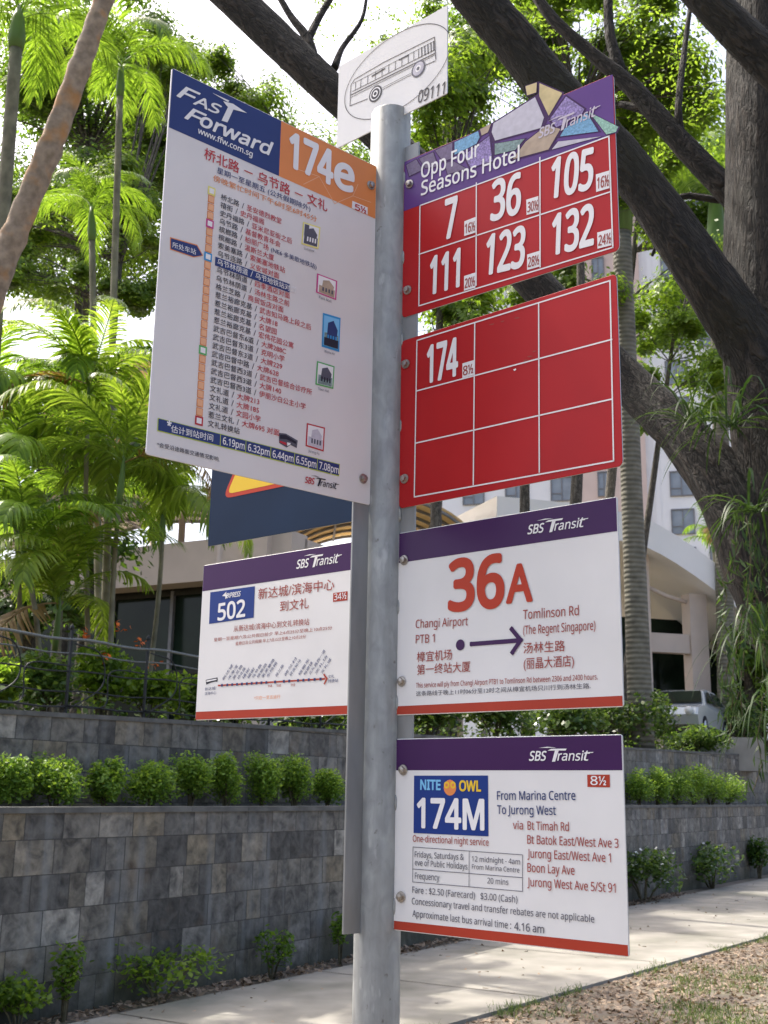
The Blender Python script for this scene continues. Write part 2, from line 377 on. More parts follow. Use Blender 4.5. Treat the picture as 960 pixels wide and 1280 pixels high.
def logo(s, a, b, hpx, c1, c2, part='operator_logo', z=.0012):
    """the operator's wordmark: bold slanted letters, a T with a long swept bar"""
    ax, ay = s.L(*a); bx, by = s.L(*b); l = bx-ax; t1 = s.L(*a); t2 = s.L(a[0], a[1]-hpx); h = t2[1]-t1[1]
    def P(u, v): return (ax+(bx-ax)*u, ay+(by-ay)*u+h*v)
    s.ltext(part, c1, 'SBS', P(0, 0), P(.28, 0), h*.92, .03, .25, z)
    s.ltext(part, c2, 'ransi', P(.45, 0), P(.86, 0), h*.92, .018, .22, z)
    s.ltext(part, c2, 't', P(.86, 0), P(.955, 0), h*1.02, .012, .25, z+.0001)
    s.lpoly(part, c2, [P(.90, .72), P(1.0, .74), P(1.01, .82), P(.91, .80)], z+.0002)
    s.lpoly(part, c2, [P(.365, -.12), P(.415, -.10), P(.475, .98), P(.415, .98)], z)
    s.lpoly(part, c2, [P(.30, .98), P(.36, 1.16), P(.60, 1.16), P(.585, .98)], z+.0003)
    s.lpoly(part, c2, [P(.16, 1.26), P(.30, 1.36), P(.44, 1.27), P(.30, 1.25)], z+.0003)

YAW = {'FF': 41.61, 'R1': -40.11, 'R2': -41.71, '36A': -40.88, '174M': -40.52, '502': -39.62, 'TOP': -42.76}
def band_y(s, l, r):
    """local heights of a printed edge at the left and right ends, from two points on it"""
    (x0, y0), (x1, y1) = s.L(*l), s.L(*r); k = (y1-y0)/(x1-x0)
    k *= .5
    ym = (y0+y1)/2; xm = (x0+x1)/2
    return ym+(0-xm)*k, ym+(s.w-xm)*k
E_ = .0012

# ---- 174e route timetable
def sign_174e():
    k = 3.097
    s = Sign('timetable_sign', 'tall pinkish white timetable sign headed 174e with a Chinese stop list', [(213, 86), (468, 209), (460, 632.5), (181, 568)], R(41.61), -.036, 1.0900, .4255, .6269, 0, (170, 70, k))
    s.plate(M['pinkwhite'], .004)
    O = lambda x, y: (x, y+270*k)      # second survey sheet
    yl, yr = band_y(s, (128, 283), (920, 635)); xm = s.L(545, 467)[0]; ym = yl+(yr-yl)*xm/s.w
    s.lpoly('header', 'navy', [(E_, yl), (xm, ym), (xm, s.h-E_), (E_, s.h-E_)], .0003)
    s.lpoly('header', 'orange', [(xm, ym), (s.w-E_, yr), (s.w-E_, s.h-E_), (xm, s.h-E_)], .0003)
    t = 'heading_lettering'
    s.text(t, 'whitetxt', 'F', (150, 160), (238, 199), 50, .035, .35)
    s.text(t, 'whitetxt', 'AS', (213, 190), (322, 236), 38, .035, .3)
    s.poly(t, 'whitetxt', [(322, 255), (345, 262), (372, 203), (350, 196)], .0012)
    s.poly(t, 'whitetxt', [(328, 180), (366, 190), (420, 226), (352, 208), (340, 196)], .0014)
    s.poly(t, 'whitetxt', [(284, 147), (352, 178), (347, 184)], .0014)
    s.text(t, 'whitetxt', 'F', (180, 245), (262, 281), 50, .035, .35)
    s.text(t, 'whitetxt', 'orward', (240, 273), (520, 394), 51, .04, .28)
    s.text(t, 'whitetxt', 'www.ffw.com.sg', (232, 303), (442, 396), 22, .025, .1)
    s.text('route_number', 'whitetxt', '174', (585, 428), (748, 502), 128, .045, .0)
    s.text('route_number', 'whitetxt', 'e', (764, 510), (835, 532), 125, .045, .12)
    for a, b in (((640, 500), (700, 470)), ((700, 470), (760, 575)), ((760, 575), (830, 545)), ((830, 545), (900, 570)), ((830, 545), (850, 500)), ((700, 470), (610, 440))):
        s.stroke('header_reflection', 'paleorange', [a, b], .0012, .0005)  # faint mosaic reflection, painted as pale lines on the orange header
    s.poly('fare_box', 'whitetxt', [(828, 564), (887, 590), (887, 618), (826, 592)], .0006)
    s.text('fare_box', 'redtxt', '5½', (838, 598), (880, 614), 22, .03)
    s.text('route_title', 'redtxt', '桥北路 － 乌节路 － 文礼', (255, 402), (730, 608), 43, .012)
    s.text('service_days', 'navytxt', '星期一至星期五 (公共假期除外)', (305, 457), (665, 607), 23, .008)
    s.text('service_days', 'orange', '傍晚繁忙时间下午6时至6时45分', (290, 487), (690, 648), 23, .008)
    rows = ["桥北路/圣安德烈教堂", "禧街/史丹福阁", "史丹福路/亚米尼亚街之后", "乌节路/基督教青年会", "槟榔路/柏丽广场", "槟榔路/温斯兰大厦", "索美塞路/索美塞地铁站", "乌节连路/义安城对面", "乌节林荫道/乌节地铁站对面", "乌节林荫道/四季酒店对面", "乌节林荫道/汤林生路之前", "格兰芝路/商贸饭店对面", "惹兰裕廊克基/武吉知马路上段之后", "惹兰裕廊克基/大牌18", "惹兰裕廊克基/名望园", "惹兰裕廊克基/宏伟花园公寓", "武吉巴督东6道/大牌288C", "武吉巴督东3道/克明小学", "武吉巴督东3道/大牌229", "武吉巴督中路/大牌628", "武吉巴督西3道/武吉巴督综合诊疗所", "武吉巴督西3道/大牌140", "武吉巴督西3道/伊丽沙白公主小学", "文礼道/大牌213", "文礼道/大牌185", "文礼道/文园小学", "惹兰文礼/大牌695 对面", "文礼转换站/"]
    a = s.L(320, 560); b = s.L(*O(270, 600)); n = len(rows); sa = s.L(285, 527); sb = s.L(*O(237, 578))
    ch = (s.L(392, 592)[0]-a[0])/3; hh = abs(b[1]-a[1])/(n-1)*.74
    for i, row in enumerate(rows):
        f = i/(n-1); x = a[0]+(b[0]-a[0])*f; y = a[1]+(b[1]-a[1])*f; st, dest = row.split('/')
        wl = lambda q: sum(1 if ord(c) > 999 else .55 for c in q)*ch
        hi = i == 8; x1 = x+wl(st)*.97
        if hi: s.lpoly('current_stop_bar', 'navy', [(x-ch*.3, y-hh*.25), (x+ch*11.9, y-hh*.25), (x+ch*11.9, y+hh*1.2), (x-ch*.3, y+hh*1.2)], .0006)
        s.ltext('stop_list', 'whitetxt' if hi else 'black', st, (x, y), (x1, y), hh, .008)
        if dest:
            s.ltext('stop_list', 'whitetxt' if hi else 'black', '/', (x1+ch*.45, y), (x1+ch*.8, y), hh, .0)
            xd = x1+ch*1.25
            s.ltext('stop_list', 'whitetxt' if hi else 'redtxt', dest, (xd, y), (xd+wl(dest)*.97, y), hh, .008)
            if i == 4: s.ltext('stop_list', 'navytxt', '(NE6·多美歌地铁站)', (xd+ch*4.3, y), (xd+ch*12.2, y), hh*.9, .005)
        qx = sa[0]+(sb[0]-sa[0])*f; qy = sa[1]+(sb[1]-sa[1])*f; e = hh*.62
        c = {0: 'sqyellow', 4: 'magenta', 8: 'cyan', 19: 'green', 27: 'redtxt'}.get(i)
        if c:
            e *= 1.1; s.lpoly('stop_markers', c, [(qx-e, qy-e), (qx+e, qy-e), (qx+e, qy+e), (qx-e, qy+e)], .0007)
            e *= .62; s.lpoly('stop_markers', 'whitetxt', [(qx-e, qy-e), (qx+e, qy-e), (qx+e, qy+e), (qx-e, qy+e)], .0010)
        else:
            s.lpoly('stop_markers', 'orange', [(qx-e*.9, qy-e), (qx+e*.9, qy-e), (qx+e*.9, qy+e), (qx-e*.9, qy+e)], .0006)
            e *= .8; s.lpoly('stop_markers', 'paleorange', [(qx-e*.9, qy-e), (qx+e*.9, qy-e), (qx+e*.9, qy+e), (qx-e*.9, qy+e)], .0009)
    s.poly('arrow_marker', 'orange', [(125, 704), (230, 734), (253, 776), (216, 783), (125, 752)], .0005)
    s.poly('arrow_marker', 'navy', [(128, 709), (228, 738), (249, 775), (216, 780), (128, 750)], .0008)
    s.text('arrow_marker', 'whitetxt', '所处车站', (133, 745), (224, 774), 22, .005)
    th = [('sqyellow', [(638, 645), (705, 667), (697, 751), (631, 731)]), ('magenta', [O(692, 8), O(770, 38), O(766, 112), O(688, 82)]), ('cyan', [O(715, 161), O(783, 181), O(778, 313), O(710, 292)]), ('green', [O(692, 347), O(760, 368), O(755, 456), O(686, 438)]), ('redtxt', [O(653, 587), O(723, 605), O(718, 698), O(648, 676)])]
    for i, (c, q) in enumerate(th):
        part = 'stop_picture#%d' % i; s.poly(part, c, q, .0006)
        v = [s.L(*p) for p in q]; B = lambda u, w_: tuple((v[0][j]*(1-u)+v[1][j]*u)*(1-w_)+(v[3][j]*(1-u)+v[2][j]*u)*w_ for j in (0, 1))
        def rc(m, u0, v0, u1, v1, z): s.lpoly(part, m, [B(u0, v0), B(u1, v0), B(u1, v1), B(u0, v1)], z)
        rc('whitetxt' if i != 2 else 'lcyan', .07, .06, .93, .94, .0008)
        rc(['grey', 'm_tan', 'm_green', 'm_green', 'm_white'][i], .12, .55, .9, .93, .0010)
        s.lpoly(part, ['grey', 'm_tan', 'navytxt', 'grey', 'm_white'][i], [B(.3, .25), B(.6, .15), B(.85, .4), B(.8, .7), B(.25, .7)], .0012)
        for q_ in range(4): rc(['whitetxt', 'grey', 'cyan', 'black', 'grey'][i], .28+.15*q_, .6, .36+.15*q_, .8, .0014)
        if i == 0: rc('grey', .1, .08, .35, .6, .0013)
        if i == 2: rc('black', .1, .7, .9, .93, .0016)
        s.ltext('picture_captions', 'grey', ['St Andrew Cath', 'Park Mall', 'Wisma Atria', 'Town Hall', 'Jurong Point'][i][:9], (B(.15, 1)[0], B(.15, 1)[1]-.0085), (B(.75, 1)[0], B(.75, 1)[1]-.0085), .0045)
    s.poly('bus_picture', 'grey', [O(545, 625), O(572, 628), O(618, 655), O(614, 684), O(590, 672), O(575, 682), O(546, 664)], .0006)
    s.poly('bus_picture', 'black', [O(549, 632), O(572, 634), O(612, 660), O(610, 668), O(574, 650), O(549, 648)], .0009)
    s.poly('bus_picture', 'redtxt', [O(548, 655), O(574, 664), O(574, 674), O(548, 662)], .0009)
    s.poly('bus_picture', 'whitetxt', [O(576, 662), O(590, 665), O(588, 671), O(577, 676)], .0011)
    bar = [O(78, 566), O(781, 746), O(778, 794), O(76, 617)]
    s.poly('times_bar', 'lime', bar, .0005); s.poly('times_bar', 'navy', [O(81, 569), O(778, 748), O(776, 790), O(79, 614)], .0008)
    for x, yt in ((320, 630), (418, 655), (514, 680), (606, 703), (694, 726)): s.stroke('times_bar', 'lime', [O(x, yt), O(x-2, yt+46)], .0011, .0010)
    s.text('times_lettering', 'whitetxt', '*', O(112, 610), O(128, 614), 34, .03); s.text('times_lettering', 'whitetxt', '估计到站时间', O(128, 622), O(290, 659), 27, .01)
    for tx, x0, y0, x1, y1 in (('6.19pm', 328, 668, 411, 690), ('6.32pm', 425, 694, 508, 715), ('6.44pm', 520, 719, 600, 739), ('6.55pm', 611, 741, 688, 762), ('7.08pm', 700, 764, 775, 784)):
        s.text('times_lettering', 'whitetxt', tx, O(x0, y0), O(x1, y1), 27, .02)
    s.text('footnote', 'black', '*会受沿途路面交通情况影响.', O(74, 678), O(315, 737), 18, .008)
    logo(s, O(645, 818), O(776, 845), 26, 'redtxt', 'black')
    s.bolt(898, 505); s.bolt(*O(870, 803)); s.finish()
sign_174e()

# ---- red route number signs
GR = 'red route number signs'
def red_grid(s, tl, tr, br, bl, vs, hs, th=.0023):
    for a, b in ((tl, tr), (tr, br), (br, bl), (bl, tl)): s.stroke('grid_lines', 'whitetxt', [a, b], th)
    for a, b in vs+hs: s.stroke('grid_lines', 'whitetxt', [a, b], th, .0010)
def fare(s, q, st):
    part = 'fare_box#%d%d' % q[0]; s.poly(part, 'whitetxt', q, .0011)
    v = [s.L(*p) for p in q]; y = v[3][1]*.85+v[0][1]*.15; y2 = v[2][1]*.85+v[1][1]*.15; hh = (v[0][1]-v[3][1])*.62
    s.ltext(part, 'brtxt', st, (v[3][0]*.92+v[2][0]*.08, y), (v[3][0]*.06+v[2][0]*.94, y2), hh, .02, z=.0016)
def sign_r1():
    s = Sign('route_sign', 'red sign with six bus numbers under a purple stop name strip with a mosaic reflection painted on', [(506.5, 202.5), (769, 94), (775.7, 313), (505, 399)], R(-40.11), .036, 1.1007, .4219, .3014, 0, (490, 160, 2.667), group=GR)
    s.plate(M['red'], .008)
    K = 2.667/2.4615
    T = lambda x, y: ((x/2.4615+400-490)*2.667, (y/2.4615-160)*2.667)
    yl, yr = band_y(s, (45, 275), (751, 28)); s.band('stop_name_strip', 'lpurple', yl, yr, s.h-E_, s.h-E_)
    red_grid(s, (100, 262), (730, 33), (742, 400), (98, 597), [((290, 187), (290, 527)), ((502, 103), (503, 465))], [((98, 425), (735, 217))])
    for st, a, b, h in (('7', (186, 373), (222, 361), 128), ('36', (340, 312), (434, 285), 128), ('105', (537, 238), (672, 204), 128), ('111', (136, 558), (232, 530), 122), ('123', (322, 492), (447, 462), 128), ('132', (543, 425), (676, 390), 130)):
        s.text('route_number#'+st, 'whitetxt', st, a, b, h, .03)
    for q, st in (([(250, 315), (288, 300), (288, 352), (250, 364)], '16½'), ([(457, 243), (497, 231), (498, 283), (458, 294)], '30½'), ([(687, 160), (731, 147), (732, 205), (688, 218)], '16½'), ([(250, 497), (288, 485), (288, 535), (250, 546)], '20½'), ([(460, 425), (502, 412), (502, 464), (460, 476)], '28½'), ([(691, 352), (737, 339), (738, 393), (692, 405)], '24½')): fare(s, q, st)
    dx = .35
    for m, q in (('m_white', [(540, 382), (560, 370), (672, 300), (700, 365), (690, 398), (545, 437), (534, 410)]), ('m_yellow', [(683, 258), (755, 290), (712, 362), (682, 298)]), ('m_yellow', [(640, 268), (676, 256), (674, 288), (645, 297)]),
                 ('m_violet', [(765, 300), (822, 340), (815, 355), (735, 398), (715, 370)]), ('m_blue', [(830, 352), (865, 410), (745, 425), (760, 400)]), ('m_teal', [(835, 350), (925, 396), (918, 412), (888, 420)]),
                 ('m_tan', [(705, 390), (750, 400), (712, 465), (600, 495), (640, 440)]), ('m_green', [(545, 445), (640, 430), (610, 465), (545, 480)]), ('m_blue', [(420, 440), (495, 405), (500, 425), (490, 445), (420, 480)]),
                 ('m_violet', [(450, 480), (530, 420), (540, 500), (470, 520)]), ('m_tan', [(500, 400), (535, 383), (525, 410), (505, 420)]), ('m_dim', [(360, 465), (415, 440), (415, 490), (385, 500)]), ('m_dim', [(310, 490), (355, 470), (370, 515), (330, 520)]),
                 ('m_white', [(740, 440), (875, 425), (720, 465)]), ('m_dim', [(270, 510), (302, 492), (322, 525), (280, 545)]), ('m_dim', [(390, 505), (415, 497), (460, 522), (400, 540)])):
        pts = [T(*p) for p in q]  # mosaic reflected in the window glass, painted as coloured pieces on this sign
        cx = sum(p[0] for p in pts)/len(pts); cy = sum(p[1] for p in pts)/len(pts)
        s.poly('mosaic_reflection', 'purple', [(cx+(x-cx)*1.11, cy+(y-cy)*1.11) for x, y in pts], .0006+.00001*len(s.parts.get('mosaic_reflection', {'f': []})['f']))
        s.poly('mosaic_reflection', m, [(cx+(x-cx)*.97, cy+(y-cy)*.97) for x, y in pts], .0010+.00001*len(s.parts['mosaic_reflection']['f']))
    s.text('stop_name', 'whitetxt', 'Opp Four', T(318, 552), T(498, 482), 46*K, .02, z=.0017)
    s.text('stop_name', 'whitetxt', 'Seasons Hotel', T(318, 605), T(622, 498), 44*K, .02, z=.0017)
    logo(s, T(682, 430), T(870, 357), 32*K, 'paletxt', 'paletxt', z=.0017)
    s.bolt(65, 190); s.bolt(60, 545); s.finish()
sign_r1()
def sign_r2():
    s = Sign('route_sign', 'red sign with a nine cell white grid, empty but for number 174 in its corner', [(504, 427), (773, 342), (780, 580), (502, 638)], R(-41.71), .036, .7561, .4227, .2979, 0, (490, 160, 2.667), group=GR)
    s.plate(M['red'], .008)
    red_grid(s, (92, 710), (735, 510), (745, 1105), (85, 1235), [((287, 650), (283, 1190)), ((500, 585), (502, 1145))], [((92, 880), (740, 705)), ((90, 1055), (740, 902))])
    s.text('route_number', 'whitetxt', '174', (128, 852), (228, 825), 122, .03)
    fare(s, [(246, 787), (285, 775), (284, 825), (246, 836)], '8½')
    s.poly('paint_chip', 'whitetxt', [(415, 806), (424, 802), (425, 807), (419, 811)], .0006)
    rs = random.Random(8)
    for k_, (x, y) in enumerate(((345, 655), (380, 645), (428, 634), (470, 762), (484, 745), (455, 775))):
        q_ = [(x+(6+rs.uniform(-2, 4))*math.cos(i*.9)*1.3, y+(2.2+rs.uniform(-1, 1))*math.sin(i*.9)-.25*6*math.cos(i*.9)) for i in range(7)]
        s.poly('scuff#%d' % k_, 'brtxt', q_, .0005)
    s.bolt(55, 790); s.bolt(52, 1175); s.finish()
sign_r2()

# ---- 36A
GW = 'white service notice signs with purple header'
def sign_36a():
    s = Sign('service_sign', 'white sign reading 36A in large orange red letters above a dark route arrow', [(502, 667.7), (775.3, 621.7), (778.3, 885), (497.7, 894.5)], R(-40.88), .036, .4164, .4081, .2983, 0, (480, 620, 3), group=GW)
    s.plate(M['white'], .004)
    a, b = band_y(s, (66, 255), (886, 137)); s.band('header', 'purple', a, b, s.h-E_, s.h-E_)
    a, b = band_y(s, (53, 787), (893, 757)); s.band('bottom_band', 'brick', E_, E_, b, a)
    logo(s, (550, 148), (777, 118), 36, 'whitetxt', 'whitetxt')
    s.text('route_number', 'bigred', '36', (255, 432), (452, 415), 183, .045)
    s.text('route_number', 'bigred', 'A', (470, 405), (560, 397), 136, .04)
    t = 'lettering'
    for m, st, p, q, h, bo in (('brtxt', 'Changi Airport', (128, 500), (322, 490), 31, .005), ('brtxt', 'PTB 1', (128, 557), (198, 553), 31, .005), ('brtxt', 'Tomlinson Rd', (528, 468), (736, 453), 35, .005), ('brtxt', '(The Regent Singapore)', (528, 525), (797, 508), 33, .005),
                           ('brtxt', '樟宜机场', (132, 628), (262, 618), 38, .006), ('brtxt', '第一终站大厦', (132, 675), (330, 663), 38, .006), ('brtxt', '汤林生路', (528, 597), (682, 588), 40, .006), ('brtxt', '(丽晶大酒店)', (528, 655), (715, 645), 42, .006),
                           ('brtxt', 'This service will ply from Changi Airport PTB1 to Tomlinson Rd between 2306 and 2400 hours.', (128, 722), (802, 693), 19, .008), ('grey', '这条路线于晚上11时06分至12时之间从樟宜机场只川行到汤林生路.', (128, 753), (775, 727), 19, .006)):
        s.text(t, m, st, p, q, h, bo)
    cx, cy = s.L(293, 563); s.lpoly('route_arrow', 'purple', [(cx+.0085*math.cos(i*.314), cy+.0085*math.sin(i*.314)) for i in range(20)], .0009)
    s.stroke('route_arrow', 'purple', [(335, 560), (512, 547)], .0068); s.stroke('route_arrow', 'purple', [(485, 505), (518, 546), (487, 591)], .0068, .0011)
    for (x, y) in ((335, 560), (518, 546), (485, 505), (487, 591)):
        cx, cy = s.L(x, y); s.lpoly('route_arrow', 'purple', [(cx+.0038*math.cos(i*.5236), cy+.0038*math.sin(i*.5236)) for i in range(12)], .0008)
    s.bolt(87, 245); s.bolt(75, 698); s.finish()
sign_36a()

# ---- 174M
def sign_174m():
    s = Sign('service_sign', 'white sign with blue box reading 174M and a night service table, lowest on the pole', [(497.3, 924), (782.3, 919.5), (784.3, 1198), (493.3, 1162.5)], R(-40.52), .036, .0813, .4029, .2879, 0, (480, 900, 3), group=GW)
    s.plate(M['white'], .004)
    a, b = band_y(s, (52, 192), (905, 195)); s.band('header', 'purple', a, b, s.h-E_, s.h-E_)
    a, b = band_y(s, (42, 748), (910, 855)); s.band('bottom_band', 'brick', E_, E_, b, a)
    logo(s, (555, 157), (797, 158), 38, 'whitetxt', 'whitetxt')
    s.poly('route_box', 'blue', [(120, 212), (398, 213), (397, 442), (117, 428)])
    s.text('route_box', 'lcyan', 'NITE', (145, 264), (219, 266), 36, .05); s.text('route_box', 'yellow', 'OWL', (291, 270), (371, 272), 38, .05)
    for (x, y, r, m, z) in ((255, 258, .0118, 'orange', .0009), (243, 248, .0052, 'yellow', .0011), (267, 248, .0052, 'yellow', .0011), (243, 248, .0025, 'orange', .0013), (267, 248, .0025, 'orange', .0013)):
        cx, cy = s.L(x, y); s.lpoly('route_box', m, [(cx+r*math.cos(i*.393), cy+r*math.sin(i*.393)) for i in range(16)], z)
    s.text('route_number', 'whitetxt', '174M', (133, 405), (380, 416), 108, .04)
    s.poly('fare_box', 'brick', [(772, 212), (857, 212), (857, 260), (772, 258)]); s.text('fare_box', 'whitetxt', '8½', (785, 250), (843, 252), 33, .015)
    t = 'lettering'
    for m, st, p, q, h, bo in (('navytxt', 'From Marina Centre', (432, 305), (727, 307), 33, .012), ('navytxt', 'To Jurong West', (432, 358), (652, 363), 33, .012), ('brtxt', 'via', (490, 415), (528, 417), 31, .006), ('brtxt', 'Bt Timah Rd', (545, 418), (700, 424), 32, .008), ('brtxt', 'Bt Batok East/West Ave 3', (543, 470), (885, 488), 33, .008),
                           ('brtxt', 'Jurong East/West Ave 1', (543, 522), (855, 542), 33, .008), ('brtxt', 'Boon Lay Ave', (542, 575), (718, 588), 33, .008), ('brtxt', 'Jurong West Ave 5/St 91', (541, 628), (870, 655), 33, .008), ('brtxt', 'One-directional night service', (115, 460), (398, 477), 25, .008),
                           ('grey', 'Fridays, Saturdays &', (122, 518), (305, 530), 22, .006), ('grey', 'eve of Public Holidays', (122, 548), (318, 565), 22, .006), ('grey', '12 midnight - 4am', (335, 535), (515, 548), 20, .006), ('grey', 'From Marina Centre', (335, 563), (512, 578), 18, .006), ('grey', 'Frequency', (122, 598), (213, 606), 23, .006), ('grey', '20 mins', (392, 617), (470, 624), 21, .006),
                           ('grey', 'Fare : $2.50 (Farecard)   $3.00 (Cash)', (112, 650), (503, 690), 24, .006), ('grey', 'Concessionary travel and transfer rebates are not applicable', (110, 692), (788, 765), 25, .006), ('grey', 'Approximate last bus arrival time :', (112, 738), (478, 786), 25, .006), ('grey', '4.16 am', (490, 790), (600, 803), 29, .012)):
        s.text(t, m, st, p, q, h, bo)
    q = [(115, 480), (524, 512), (522, 648), (113, 610)]
    s.stroke('time_table', 'grey', q, .0009, close=True); s.stroke('time_table', 'grey', [(114, 562), (523, 597)], .0009); s.stroke('time_table', 'grey', [(325, 497), (323, 628)], .0009, .0010)
    s.bolt(80, 190); s.bolt(70, 665); s.finish()
sign_174m()

# ---- 502
def sign_502():
    s = Sign('service_sign', 'white sign with a blue box reading 502 and Chinese text, left of the pole', [(254.2, 708), (437.5, 678), (433.3, 893.8), (248.7, 901.4)], R(-39.62), -.074, .4148, .3698, .2928, 0, (230, 560, 3.310), w=.407, group=GW)
    s.plate(M['white'], .004)
    a, b = band_y(s, (80, 600), (687, 507)); s.band('header', 'purple', a, b, s.h-E_, s.h-E_)
    a, b = band_y(s, (62, 1097), (673, 1066)); s.band('bottom_band', 'brick', E_, E_, b, a)
    logo(s, (470, 503), (657, 475), 38, 'whitetxt', 'whitetxt')
    s.poly('route_box', 'blue', [(112, 603), (297, 577), (294, 708), (110, 735)])
    s.text('route_box', 'whitetxt', 'EXPRESS', (178, 628), (240, 618), 20, .03, .3)
    s.poly('route_box', 'whitetxt', [(163, 618), (180, 600), (178, 612), (190, 612), (176, 632), (176, 620)], .0012)
    s.text('route_number', 'whitetxt', '502', (147, 720), (258, 702), 68, .035)
    s.text('route_title', 'brtxt', '新达城/滨海中心', (312, 634), (627, 592), 46, .006); s.text('route_title', 'brtxt', '到文礼', (403, 684), (522, 669), 43, .006)
    s.poly('fare_box', 'brick', [(623, 605), (682, 597), (682, 635), (622, 642)]); s.text('fare_box', 'whitetxt', '34½', (628, 635), (678, 628), 27, .015)
    s.text('service_notes#1', 'brtxt', '从新达城/滨海中心到文礼转换站', (213, 768), (525, 738), 26, .004)
    s.text('service_notes#2', 'brtxt', '星期一至星期六及公共假日前夕 早上6点25分至晚上10点25分', (132, 808), (620, 757), 15, .0)
    s.text('service_notes#3', 'brtxt', '星期日及公共假期 早上7点15分至晚上10点25分', (222, 824), (512, 793), 15, .0)
    s.stroke('route_line', 'brick', [(155, 988), (590, 959)], .0028); s.stroke('route_line', 'brick', [(588, 942), (600, 958), (590, 978)], .003, .0011)
    dots = [170, 192, 212, 232, 252, 272, 292, 312, 332, 352, 388, 424, 446, 482, 504, 526, 550, 574]; ln = [66, 62, 60, 48, 44, 44, 56, 60, 62, 82, 0, 0, 82, 60, 40, 88, 80, 0]
    ln = [62, 58, 58, 46, 42, 42, 56, 58, 76, 62, 48, 76, 66, 66, 52, 100, 76, 62]; names = ['新达城', '滨海湾', '美芝路', '桥北路', '禧街', '福街', '乌节路', '槟榔路', '索美塞路', '东陵路', '荷兰路', '荷兰村', '武吉知马', '裕廊东', '裕廊镇', '文礼路西一道', '文礼坊', '文礼道']
    for x, l, nm in zip(dots, ln, names):
        y = 988-(x-155)*.0667; cx, cy = s.L(x, y); e = .0024
        s.lpoly('route_line', 'navytxt', [(cx-e, cy-e), (cx+e, cy-e), (cx+e, cy+e), (cx-e, cy+e)], .0013)
        s.text('stop_list', 'navytxt', nm, (x+6, y-18), (x+6+l*.62, y-18-l*1.0), 13, .004)
    s.text('stop_list', 'navytxt', '新达城/', (100, 1010), (147, 1005), 13); s.text('stop_list', 'navytxt', '滨海中心', (100, 1029), (147, 1024), 13)
    s.text('stop_list', 'navytxt', '文礼', (605, 958), (630, 955), 14); s.text('stop_list', 'navytxt', '转换站', (605, 976), (646, 972), 14)
    for x in (368, 404, 462): s.text('stop_list', 'brtxt', '快速', (x-10, 995-(x-368)*.05), (x+8, 994-(x-368)*.05), 11)
    s.poly('bus_picture', 'black', [(102, 965), (150, 955), (150, 972), (138, 972), (118, 978), (104, 985)]); s.poly('bus_picture', 'whitetxt', [(105, 968), (147, 960), (147, 965), (106, 974)], .0010)
    s.text('service_notes#4', 'orange', '*只在一至五运行', (302, 1046), (410, 1039), 14, .0)
    s.finish()
sign_502()

# ---- blue hazard panel behind the timetable
def sign_blue():
    s = Sign('hazard_sign', 'dark blue sign with a yellow warning triangle corner, behind the timetable sign', [(254.2, 708), (437.5, 678), (433.3, 893.8), (248.7, 901.4)], R(-39.62), -.074, .4148, .3698, .2928, 0, (230, 560, 3.310), w=.407)
    s.h = .2928; dz = .4148-.2928
    bl = s.L(97, 405); s.e.location.z += .33
    oy = bl[1]-.33; s.H = homography([s_ for s_ in [(254.2, 708), (437.5, 678), (433.3, 893.8), (248.7, 901.4)]], [(0, .2928-.33), (.3698, .2928-.33), (.3698, -.33), (0, -.33)])
    s.e.location.x += .006
    s.plate(M['dnavy'], .004)
    A = s.L(140, 207); w = .24
    def tri(m, i, z, r):
        P = [(A[0]+i*1.6, A[1]+i), (A[0]+w-i*1.6, A[1]+i), (A[0]+w/2, A[1]+w*.87-i*2)]; out = []
        c = (A[0]+w/2, A[1]+w*.29)
        for k in range(3):
            p = Vector(P[k]); a = (Vector(P[k-1])-p).normalized(); b = (Vector(P[(k+1) % 3])-p).normalized(); d = r*1.73
            for t in np.linspace(0, 1, 6): out.append(tuple((p+a*d)*(1-t)**2+p*2*t*(1-t)+(p+b*d)*t*t))
        s.lpoly('warning_triangle', m, out, z)
    tri('bigred', 0, .0006, .014); tri('yellow', .008, .0009, .009)
    cx, cy = A[0]+w*.42, A[1]+w*.30
    s.stroke('warning_symbol', 'black', [(cx-.05+.014*i, cy-.012+.02*math.sin(i*.9)) for i in range(8)], .012, .0012, local=True)
    s.finish()
sign_blue()

